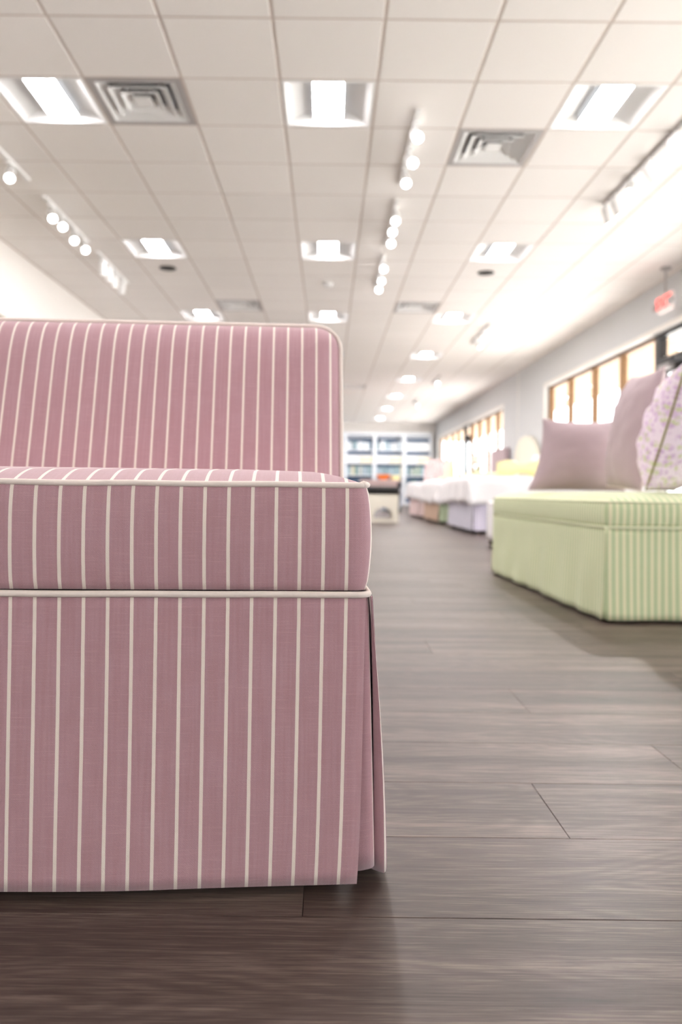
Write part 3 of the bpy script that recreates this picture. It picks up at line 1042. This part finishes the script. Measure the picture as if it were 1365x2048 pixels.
# ---- pillows
def pillow_mesh(w, h, t, pinch=0.06, crease=0.0, seed=0.0, n=26, taper=0.0, shear=0.0):
    """soft cushion standing in the XZ plane, bottom edge at z=0; returns (MB, seam path)"""
    mb = MB()
    def edge(u, v):
        x = w / 2 * u * (1 - pinch * (1 - v * v) * (0.4 + 0.6 * abs(u)))
        z = h / 2 * v * (1 - (pinch if v > 0 else pinch * 0.2) * (1 - u * u) * (0.4 + 0.6 * abs(v)))
        x *= 1 - taper * (v + 1) / 2
        x += shear * (v + 1) / 2
        return x, z
    for s in (-1, 1):
        def P(a, b, s=s):
            u, v = a * 2 - 1, b * 2 - 1
            u = math.sin(u * PI / 2) * 0.5 + u * 0.5
            v = math.sin(v * PI / 2) * 0.5 + v * 0.5
            x, z = edge(u, v)
            fat = ((1 - abs(u) ** 2.4) * (1 - abs(v) ** 2.4)) ** 0.55
            th = t / 2 * fat
            cr = 0
            if crease:
                cr = crease * fat * (noise.noise(Vector((u * 2.5 + seed, v * 4.5, s * 3.0 + seed))) + 0.5 * noise.noise(Vector((u * 6 + seed, v * 9, s * 5.0))))
            return (x, s * (th + cr), z + h / 2)
        mb.grid(P, n, n, uvf=lambda a, b: (a * w, b * h), flip=(s > 0))
    seam = []
    K = 20
    for (f) in (lambda t_: (-1 + 2 * t_, -1), lambda t_: (1, -1 + 2 * t_), lambda t_: (1 - 2 * t_, 1), lambda t_: (-1, 1 - 2 * t_)):
        for i in range(K):
            u, v = f(i / K)
            x, z = edge(u, v)
            seam.append((x, 0, z + h / 2))
    return mb, seam

def pillow(name, w, h, t, mat, piping, loc, rz=0, lean=0, roll=0, label='', cat='pillow', crease=0.006, seed=0.0, pinch=0.06, pr=0.004, group=None, n=26, taper=0.0, shear=0.0):
    root = empty(name, loc, rz)
    root.rotation_euler = (lean, roll, rz)
    mb, seam = pillow_mesh(w, h, t, pinch, crease, seed, n, taper, shear)
    mb.build('cover', mat, root)
    if piping:
        MB().tube(seam, pr, closed=True).build('piping', piping, root)
    return tag(root, label, cat, group)

def floral(name, base, spots, scale, amount=0.5, third=None):
    m, nt, p = node_mat(name)
    uv = N(nt, 'ShaderNodeUVMap')
    vo = N(nt, 'ShaderNodeTexVoronoi', Scale=scale, Randomness=0.75)
    nt.links.new(uv.outputs[0], vo.inputs['Vector'])
    r = N(nt, 'ShaderNodeMapRange')
    r.inputs['From Min'].default_value = amount
    r.inputs['From Max'].default_value = amount * 0.75
    nt.links.new(vo.outputs['Distance'], r.inputs['Value'])
    nz = N(nt, 'ShaderNodeTexNoise', Scale=scale * 2.2, Detail=2.0)
    nt.links.new(uv.outputs[0], nz.inputs['Vector'])
    fac = math_node(nt, 'MULTIPLY', r.outputs[0], math_node(nt, 'GREATER_THAN', nz.outputs['Fac'], 0.42))
    col = mix_col(nt, fac, base, spots)
    if third:
        sep = N(nt, 'ShaderNodeSeparateColor')
        nt.links.new(vo.outputs['Color'], sep.inputs[0])
        f3 = math_node(nt, 'MULTIPLY', fac, math_node(nt, 'GREATER_THAN', sep.outputs[0], 0.68))
        col = mix_col(nt, f3, col, third)
    nt.links.new(col, p.inputs['Base Color'])
    p.inputs['Roughness'].default_value = 0.92
    p.inputs['Specular IOR Level'].default_value = 0.15
    return m
M_mauve = plain('mauve_linen', rgb(182, 163, 168), 0.95, 0.1, 0.05, 150, sheen=0.2)
M_mauve2 = plain('mauve_cord', rgb(232, 218, 216), 0.95, 0.1, 0.05, 150)
M_lav = floral('lavender_leaf_print', rgb(236, 222, 233), rgb(208, 178, 210), 56, 0.58, rgb(204, 208, 168))
M_olive = plain('olive_cord', rgb(138, 134, 70), 0.9, 0.1, 0.08, 200)
pillow('throw_pillow', 0.53, 0.40, 0.19, M_mauve, None, (1.33, 4.06, 0.499), R(3), R(-12), R(0), label='plain mauve square pillow, farthest left on the green bench', seed=1.0, crease=0.007, pinch=0.11, taper=0.20, shear=0.05)
pillow('throw_pillow', 0.52, 0.57, 0.18, M_mauve, M_mauve2, (1.435, 3.70, 0.512), R(86), R(10), R(-3), label='mauve pillow with pale piping turned sideways, middle of three', seed=4.0, crease=0.014, taper=0.08)
pillow('throw_pillow', 0.52, 0.52, 0.27, M_lav, M_olive, (1.405, 3.205, 0.502), R(54), R(16), R(0), label='lavender leaf-print pillow with olive green cord', seed=7.0, crease=0.016, taper=0.05)

# ================================================================== ITEMS DOWN THE AISLE
M_white_cloth = plain('white_linen', rgb(246, 244, 246), 0.95, 0.1, 0.03, 30)
M_lilac = striped('lilac_stripe_cloth', rgb(196, 190, 216), rgb(202, 196, 220), rgb(232, 228, 240), 0.03, 0.014, 0.0, slub=0.15, soft=0.002)
M_lilacgrey = plain('lilac_grey_cloth', rgb(206, 204, 216), 0.95, 0.1, 0.04, 60)
M_sage = plain('sage_cloth', rgb(176, 190, 160), 0.95, 0.1, 0.06, 60)
M_tan = plain('tan_cloth', rgb(206, 180, 160), 0.95, 0.1, 0.06, 60)
M_blush = plain('blush_cloth', rgb(226, 204, 202), 0.95, 0.1, 0.06, 60)
M_cream = plain('cream_cloth', rgb(240, 236, 222), 0.95, 0.1, 0.04, 60)
M_yellow = plain('lemon_cloth', rgb(238, 232, 172), 0.95, 0.1, 0.05, 60)
M_paleyellow = plain('pale_lemon_cloth', rgb(244, 240, 206), 0.95, 0.1, 0.05, 60)
M_pinkfloral = floral('pink_floral_print', rgb(244, 232, 232), rgb(224, 150, 150), 26, 0.5)
M_paleblue = plain('pale_blue_cloth', rgb(206, 220, 236), 0.95, 0.1, 0.05, 60)

def bed(y0, y1, skirt_mat, foot_mat, head_mat, head_h, arch, label, duvet_drop=0.36, duvet_x0=0.0, legs=True, xf=1.68):
    root = empty('bed', (xf, y0, 0))
    W = y1 - y0                  # local: x towards the head (wall), y along the aisle
    L = XR - 0.14 - xf
    MB().box(0.05, L, 0.05, W - 0.05, 0.12, 0.36).build('base', M_wood_dark, root)
    leg_set(root, [(0.09, 0.09), (0.09, W - 0.09), (L - 0.1, 0.09), (L - 0.1, W - 0.09)], 0.12, M_wood_dark, 0.03)
    # pleated bed skirt: near side, foot
    for nm, LL, rot, loc, mt in (('bed_skirt', L - 0.02, 0, (0.02, 0.02), skirt_mat), ('bed_skirt', W - 0.04, 3, (0.02, W - 0.02), foot_mat), ('bed_skirt', L - 0.02, 2, (L, W - 0.02), skirt_mat)):
        p = skirt_panel(0, LL, 0.37, 0.045, 0, 0.012, 0.022, 38, rot, ns=90, nt_=5)
        p.transform(Matrix.Translation((loc[0], loc[1], 0)) @ Matrix.Rotation(rot * PI / 2, 4, 'Z'))
        p.build(nm, mt, root)
    cushion(0.0, L, 0.0, W, 0.06, bulge(0.365, 0.60, 0.01, 5), [(0, 0.60), (0.03, 0.615), (0.1, 0.622), (0.3, 0.625)], 0.15).build('mattress', M_white_cloth, root)
    # draped duvet
    dv = MB()
    D = duvet_drop
    def P(u, v):
        a = -D + (W + 2 * D) * u         # across
        b = (duvet_x0 - D * 1.0) + (L * 0.78 + D - duvet_x0) * v
        ya, xb = min(max(a, 0), W), max(b, duvet_x0)
        da = max(0 - a, a - W, 0); db = max(duvet_x0 - b, 0)
        down = max(da, db)
        rnd = min(down / 0.06, 1)
        wob = 0.022 * noise.noise(Vector((a * 3.2, b * 3.2, y0))) + 0.010 * noise.noise(Vector((a * 8, b * 8, y0)))
        hang = 0.03 * rnd + (0.035 * math.sin(b * 11 + y0) * down / D if da > db else 0.035 * math.sin(a * 11 + y0) * down / D)
        x = xb - (max(hang, 0.012) if db > 0 else 0) * (1 if db >= da else db / max(da, 1e-4))
        y = ya + (0 if da == 0 else (-1 if a < 0 else 1) * max(hang, 0.012) * (1 if da >= db else da / max(db, 1e-4)))
        z = 0.665 + wob - max(down - 0.03 * rnd, 0) * (0.9 + 0.2 * noise.noise(Vector((a * 2, b * 2, 9))))
        return (x, y, z)
    dv.grid(P, 44, 40)
    solidify(dv.build('duvet', M_white_cloth, root), 0.02, 0)
    # headboard on the wall
    hb = MB()
    pts = []
    if arch:
        rz = 0.55
        for i in range(17):
            a = PI * i / 16
            pts.append((W / 2 - (W / 2 - 0.02) * math.cos(a), head_h - rz + rz * math.sin(a)))
        pts = [(0.02, 0.1)] + pts + [(W - 0.02, 0.1)]
    else:
        pts = [(0.02, 0.1), (0.02, head_h), (W - 0.02, head_h), (W - 0.02, 0.1)]
    n = len(pts)
    X0, X1 = L + 0.005, L + 0.12
    hb.add([(X0, p[0], p[1]) for p in pts] + [(X1, p[0], p[1]) for p in pts], [list(range(n)), list(range(n, 2 * n))[::-1]] + [(i, n + i, n + (i + 1) % n, (i + 1) % n) for i in range(n)])
    h = hb.build('headboard', head_mat, root)
    bv = h.modifiers.new('round', 'BEVEL'); bv.width = 0.02; bv.segments = 2; bv.limit_method = 'ANGLE'
    return tag(root, label, 'bed')
bed(8.85, 10.70, M_lilac, M_lilacgrey, M_cream, 1.25, False, 'nearest bed with lilac striped skirt and white duvet')
bed(11.55, 13.35, M_sage, M_tan, M_blush, 1.30, False, 'second bed with sage green skirt and white duvet', duvet_drop=0.40)
bed(14.1, 15.75, M_blush, M_blush, M_cream, 1.62, True, 'third bed with blush skirt and cream arched headboard')
bed(16.5, 18.0, M_cream, M_lilacgrey, M_mauve, 1.48, False, 'fourth bed with square mauve headboard beside far window', xf=1.95)
def bolster(loc, r, L, mat, label, rz=0):
    root = empty('bolster_pillow', loc, rz)
    m = MB()
    m.tube([(0, -L / 2 + L * i / 12, r) for i in range(13)], [r * (0.55 + 0.45 * math.sin(PI * min(1, max(0.12, (min(i, 12 - i)) / 2.5 / 2)))) for i in range(13)], n=16)
    m.build('cover', mat, root)
    e = MB()
    for s in (-1, 1):
        e.tube([(0.56 * r * math.cos(a), s * L / 2, r + 0.56 * r * math.sin(a)) for a in [2 * PI * i / 16 for i in range(16)]], 0.008, closed=True, n=6)
    e.build('piping', mat, root)
    return tag(root, label, 'bolster')
bolster((2.48, 9.7, 0.69), 0.11, 0.62, M_yellow, 'lemon yellow bolster on the nearest bed', R(80))
# cushions along the farther beds
for (x, y, w, h, mat, lab) in (
        (3.55, 12.0, 0.66, 0.46, M_paleyellow, 'pale lemon pillow at head of the second bed, nearer'),
        (3.55, 12.8, 0.66, 0.46, M_white_cloth, 'white pillow at head of the second bed, farther'),
        (3.50, 14.55, 0.62, 0.44, M_white_cloth, 'white pillow below the arched headboard, nearer'),
        (3.50, 15.25, 0.62, 0.44, M_cream, 'cream pillow below the arched headboard, farther'),
        (2.75, 17.2, 0.70, 0.50, M_paleyellow, 'pale lemon pillow lying across the fourth bed')):
    pillow('bed_pillow', w, h, 0.2, mat, None, (x, y, 0.69), R(90), R(-18) if False else 0, 0, label=lab, n=12)
# folded pale-lemon throws lying over the second and third beds
def throw(x0, x1, y0, y1, z, mat, label):
    root = empty('folded_blanket', ((x0 + x1) / 2, (y0 + y1) / 2, z))
    for i in range(3):
        w, d = (x1 - x0) / 2 - 0.008 * i, (y1 - y0) / 2 - 0.006 * i
        cushion(-w, w, -d, d, 0.03, bulge(0.034 * i, 0.034 * i + 0.032, 0.008, 4), [(0, 0.034 * i + 0.032), (0.02, 0.034 * i + 0.034), (0.1, 0.034 * i + 0.034)], 0.12, wob=0.006, seed=i * 3.0).build('fold', mat, root)
    return tag(root, label, 'blanket')
throw(2.25, 2.85, 11.75, 13.15, 0.705, M_paleyellow, 'pale lemon folded blanket across the second bed')
throw(2.25, 2.85, 14.3, 15.55, 0.694, M_paleyellow, 'pale lemon folded blanket across the third bed')
# tall floral chair beyond the beds
def wing_chair(loc, rz, mat, label):
    root = empty('wing_chair', loc, rz)
    cushion(-0.38, 0.38, -0.38, 0.38, 0.05, bulge(0.18, 0.36, 0.01, 4), [(0, 0.36), (0.05, 0.37), (0.2, 0.37)], 0.12).build('seat_base', mat, root)
    cushion(-0.30, 0.30, -0.40, 0.25, 0.05, bulge(0.37, 0.50, 0.015, 4), [(0, 0.50), (0.04, 0.52), (0.2, 0.53)], 0.12).build('seat_cushion', mat, root)
    b = cushion(-0.38, 0.38, 0, 0.98, 0.12, [(0, 0), (0.05, 0.005), (0.12, 0)], [(0, 0.12), (0.03, 0.145), (0.12, 0.155)], 0.1)
    b.transform(Matrix.Translation((0, 0.44, 0.36)) @ Matrix.Rotation(R(-8), 4, 'X') @ Matrix(((1, 0, 0, 0), (0, 0, -1, 0), (0, 1, 0, 0), (0, 0, 0, 1))))
    b.build('backrest', mat, root)
    for s in (-1, 1):
        cushion(s * 0.37 - 0.07, s * 0.37 + 0.07, -0.36, 0.36, 0.05, bulge(0.2, 0.60, 0.01, 4), [(0, 0.60), (0.03, 0.625), (0.06, 0.63)], 0.12).build('arm', mat, root)
    leg_set(root, [(-0.3, -0.3), (0.3, -0.3), (-0.3, 0.3), (0.3, 0.3)], 0.18, M_wood_dark, 0.025)
    return tag(root, label, 'armchair')
wing_chair((2.66, 19.4, 0), R(-30), M_pinkfloral, 'pink floral armchair beyond the beds near far window')
# sage lamp-like bottle on a small table
def table_lamp(loc, label):
    root = empty('table_lamp', loc)
    MB().lathe([(0.09, 0), (0.09, 0.02), (0.05, 0.05), (0.09, 0.14), (0.10, 0.22), (0.05, 0.34), (0.02, 0.40)], 20).build('base', M_sage, root)
    MB().lathe([(0.008, 0.40), (0.008, 0.47)], 8).build('stem', M_grey_metal, root)
    MB().lathe([(0.17, 0.44), (0.10, 0.70)], 24).build('shade', M_cream, root)
    return tag(root, label, 'lamp')
def night_table(loc, w, h, label):
    root = empty('night_table', loc)
    MB().chamfer_box(-w / 2, w / 2, -w / 2, w / 2, h - 0.03, h, 0.004).build('top', M_white_metal, root)
    MB().box(-w / 2 + 0.02, w / 2 - 0.02, -w / 2 + 0.02, w / 2 - 0.02, h - 0.2, h - 0.031).build('drawer_box', M_white_metal, root)
    leg_set(root, [(sx * (w / 2 - 0.04), sy * (w / 2 - 0.04)) for sx in (-1, 1) for sy in (-1, 1)], h - 0.2, M_white_metal, 0.02)
    return tag(root, label, 'night table')
night_table((3.6, 18.45, 0), 0.45, 0.72, 'small white night table beyond the fourth bed')
table_lamp((3.6, 18.45, 0.721), 'sage green table lamp before the far window')

# white bench peeking out behind the green one
wb = empty('cube_ottoman', (1.425, 6.42, 0))
cushion(0, 0.45, 0, 0.40, 0.03, bulge(0.07, 0.40, 0.004, 6), [(0, 0.40), (0.03, 0.412), (0.12, 0.416)], 0.06).build('body', M_white_cloth, wb)
leg_set(wb, [(0.05, 0.05), (0.40, 0.05), (0.05, 0.35), (0.40, 0.35)], 0.07, M_wood_dark, 0.03)
tag(wb, 'white cube ottoman with dark feet, peeking out behind the green bench', 'ottoman')

# cream arched ottoman with a black seat
ot = empty('arched_stool', (0.885, 12.35, 0))
m = MB()
w2, hh, dp = 0.245, 0.46, 0.22
arch = [(-0.15, 0.05)] + [(-0.15 * math.cos(PI * i / 12), 0.10 + 0.14 * math.sin(PI * i / 12)) for i in range(13)] + [(0.15, 0.05)]
for ys in (-dp, dp - 0.06):
    vs = []
    # strips between outer top line and arch
    front = [(-w2, 0.0), (-w2, hh), (w2, hh), (w2, 0.0)]
    outer = [(-w2, 0.05), (-w2, 0.10)] + [(-w2 + 2 * w2 * i / 10, hh) for i in range(11)] + [(w2, 0.10), (w2, 0.05)]
    K = min(len(outer), len(arch))
    for yy in (ys, ys + 0.06):
        for a, b in zip(outer[:K], arch[:K]):
            vs.append((a[0], yy, a[1])); vs.append((b[0], yy, b[1]))
    n2 = 2 * K
    fs = []
    for i in range(K - 1):
        a, b, c2, d2 = 2 * i, 2 * i + 1, 2 * i + 3, 2 * i + 2
        fs += [(a, b, c2, d2), (n2 + d2, n2 + c2, n2 + b, n2 + a), (b, n2 + b, n2 + c2, c2), (d2, n2 + d2, n2 + a, a)]
    m.add(vs, fs)
m.box(-w2, w2, -dp, dp, hh - 0.02, hh)
for s in (-1, 1):
    m.box(min(s * w2, s * (w2 - 0.04)), max(s * w2, s * (w2 - 0.04)), -dp + 0.06, dp - 0.06, 0.05, hh - 0.02)
m.build('frame', M_cream, ot)
m = MB().box(-w2, w2, -dp, -dp + 0.06, 0, 0.05).box(-w2, w2, dp - 0.06, dp, 0, 0.05).build('floor_runner', M_cream, ot)
cushion(-w2 - 0.01, w2 + 0.01, -dp - 0.01, dp + 0.01, 0.03, bulge(hh + 0.001, hh + 0.09, 0.008, 5), [(0, hh + 0.09), (0.03, hh + 0.105), (0.1, hh + 0.11)], 0.06).build('seat_pad', M_black, ot)
tag(ot, 'cream stool with arched cutout and black seat in the aisle', 'stool')

# far table with orange bowl
tb = empty('display_table', (1.25, 18.3, 0))
MB().chamfer_box(-0.48, 0.48, -0.4, 0.4, 0.72, 0.77, 0.006).build('top', M_blush, tb)
leg_set(tb, [(-0.42, -0.34), (0.42, -0.34), (-0.42, 0.34), (0.42, 0.34)], 0.72, M_wood_dark, 0.03)
MB().box(-0.44, 0.44, -0.36, 0.36, 0.62, 0.719).build('apron', M_blush, tb)
tag(tb, 'far display table carrying the orange bowl', 'table')
M_orange = plain('orange_glaze', rgb(240, 130, 40), 0.5)
bw = empty('bowl', (1.33, 18.2, 0.7705))
MB().lathe([(0.0001, 0.012), (0.06, 0.012), (0.12, 0.06), (0.16, 0.12), (0.165, 0.12), (0.13, 0.05), (0.07, 0.0), (0.0001, 0.0)], 24).build('body', M_orange, bw)
MB().tube([(0.163 * math.cos(2 * PI * i / 24), 0.163 * math.sin(2 * PI * i / 24), 0.122) for i in range(24)], 0.007, closed=True, n=6).build('rim', M_orange, bw)
tag(bw, 'bright orange bowl on the far display table', 'bowl')
bx = empty('box', (1.62, 18.25, 0.7705), R(12))
MB().box(-0.09, 0.09, -0.07, 0.07, 0, 0.09).build('body', M_yellow, bx)
MB().box(-0.093, 0.093, -0.073, 0.073, 0.0905, 0.12).build('lid', M_paleyellow, bx)
tag(bx, 'small pale yellow box beside the orange bowl', 'box')
# pale blue skirted stool
st = empty('skirted_stool', (1.64, 19.6, 0))
m = MB()
def P(u, v):
    a = 2 * PI * u
    r = 0.22 + (0.03 + 0.012 * math.sin(a * 16)) * (1 - v)
    return (r * math.cos(a), r * math.sin(a), 0.02 + 0.42 * v)
m.grid(P, 96, 5)
solidify(m.build('skirt', M_paleblue, st), 0.004, -1)
MB().lathe([(0.0001, 0.43), (0.22, 0.43), (0.245, 0.46), (0.24, 0.52), (0.17, 0.56), (0.0001, 0.57)], 28).build('seat', M_white_cloth, st)
leg_set(st, [(0.1, 0.1), (-0.1, 0.1), (0.1, -0.1), (-0.1, -0.1)], 0.43, M_wood_dark, 0.02)
tag(st, 'pale blue skirted stool with white top in the far aisle', 'stool')

# ---- bookcases along the back wall
M_case = plain('bookcase_white', rgb(238, 242, 248), 0.5, 0.3, 0.01)
M_caseback = plain('bookcase_slate_back', rgb(118, 138, 166), 0.7, 0.2, 0.05)
spine_cols = [rgb(238, 240, 242), rgb(214, 224, 232), rgb(150, 172, 180), rgb(120, 150, 140), rgb(90, 112, 130), rgb(222, 214, 190), rgb(200, 205, 196), rgb(236, 226, 200), rgb(178, 196, 206), rgb(72, 92, 112)]
M_spines = [plain('sample_book_cloth_%d' % i, c, 0.8, 0.2, 0.05, 30) for i, c in enumerate(spine_cols)]
BX = [0.62 + 1.08 * i for i in range(-2, 4)]
BX[-1] = 3.80
SH_Z = [0.10, 0.62, 1.10, 1.55, 2.02]
case_names = {-2: 'behind the chair, left', -1: 'behind the pink chair', 0: 'left', 1: 'middle', 2: 'right'}
book_meshes = {}
def book_mesh(w, h, mi):
    key = (round(w, 3), round(h, 3), mi)
    if key not in book_meshes:
        b = MB().box(0, w, 0, 0.03, 0, h)                     # spine
        b.box(0, 0.006, 0.03, 0.24, 0, h).box(w - 0.006, w, 0.03, 0.24, 0, h).box(0.006, w - 0.006, 0.03, 0.235, 0.006, h - 0.006)
        me = b.mesh('sample_book'); me.materials.append(M_spines[mi])
        book_meshes[key] = me
    return book_meshes[key]
for ci in range(5):
    x0, x1 = BX[ci], BX[ci + 1]
    nm = case_names[ci - 2]
    root = empty('bookcase', (x0, 27.82, 0))
    W = x1 - x0
    for sx in (0, W - 0.06):
        MB().box(sx + 0.001, sx + 0.059, 0, 0.37, 0, 2.56).build('side_panel', M_case, root)
    MB().box(0.06, W - 0.06, 0.35, 0.37, 0, 2.56).build('back_panel', M_caseback, root)
    for z in SH_Z + [2.50]:
        MB().box(0.0601, W - 0.0601, 0, 0.349, z - 0.03, z).build('shelf', M_case, root)
    MB().box(0, W, -0.02, 0.37, 2.561, 2.66).build('cornice', M_case, root)
    MB().box(0.06, W - 0.06, 0.0, 0.02, 0, 0.069).build('plinth', M_case, root)
    tag(root, 'white bookcase on the back wall, %s' % {'left': 'left of the three visible bays', 'middle': 'middle of the three visible bays', 'right': 'right bay by the window wall'}.get(nm, nm), 'bookcase', 'white bookcases on the back wall')
    if ci < 1:
        continue
    for si, z in enumerate(SH_Z):
        if si == 0:
            continue
        pal = {4: [0, 0, 1, 8, 1, 2], 3: [0, 7, 0, 1, 5, 0], 2: [2, 3, 8, 6, 5, 2, 8], 1: [4, 9, 3, 9, 2, 4]}[si]
        if si == 3 and ci in (2, 3, 4) or (si == 4 and ci == 4):
            # stacked white storage boxes
            nb = 2
            bwid = (W - 0.12 - 0.06) / nb
            for q in range(nb):
                r2 = empty('storage_box', (x0 + 0.07 + q * (bwid + 0.02) + bwid / 2, 27.98, z + 0.0005))
                MB().box(-bwid / 2, bwid / 2, -0.13, 0.13, 0, 0.22).build('body', M_spines[pal[q % 2]], r2)
                MB().box(-bwid / 2 - 0.006, bwid / 2 + 0.006, -0.136, 0.136, 0.2205, 0.28).build('lid', M_spines[0], r2)
                tag(r2, '%s of two white storage boxes on the %s shelf, %s bookcase bay' % (['left', 'right'][q], ['bottom', 'low', 'third', 'second', 'top'][si], nm), 'box', 'white storage boxes in the bookcases')
            continue
        x = x0 + 0.07
        while True:
            w = random.choice([0.06, 0.08, 0.10])
            h = random.choice([0.27, 0.30, 0.33])
            if x + w > x1 - 0.07:
                break
            mi = random.choice(pal)
            o = link('sample_book', book_mesh(w, h, mi), None, (x, 27.86, z + 0.0005))
            tag(o, 'blurred upright book on the %s shelf, %s bookcase bay' % (['bottom', 'low', 'third', 'second', 'top'][si], nm), 'book', 'upright books, %s shelf, %s bay' % (['bottom', 'low', 'third', 'second', 'top'][si], nm))
            x += w + random.choice([0.004, 0.006, 0.03])

# ---- olive cabinet against the left wall, its top corner shows over the chair back
M_oliveboard = plain('olive_tan_board', rgb(150, 140, 118), 0.6, 0.3, 0.06, 6)
cb = empty('display_cabinet', (XL + 0.016, 5.0, 0))
CW, CHH, CD = 3.0, 2.07, 0.36
MB().box(0, CD - 0.022, 0, CW, 0.08, CHH).build('body', M_oliveboard, cb)
MB().box(0, CD - 0.04, 0.03, CW - 0.03, 0, 0.079).build('plinth', M_wood_dark, cb)
for i in range(4):
    a = i * CW / 4
    d = MB().box(CD - 0.021, CD, a + 0.003, a + CW / 4 - 0.003, 0.09, CHH - 0.004).build('door', M_oliveboard, cb)
    yy = a + (CW / 4 - 0.05 if i % 2 == 0 else 0.05)
    MB().tube([(CD, yy, 0.95), (CD + 0.03, yy, 0.96), (CD + 0.03, yy, 1.14), (CD, yy, 1.15)], 0.006).build('handle', M_grey_metal, d)
tag(cb, 'olive tan cabinet on left wall peeking over the chair back', 'cabinet')
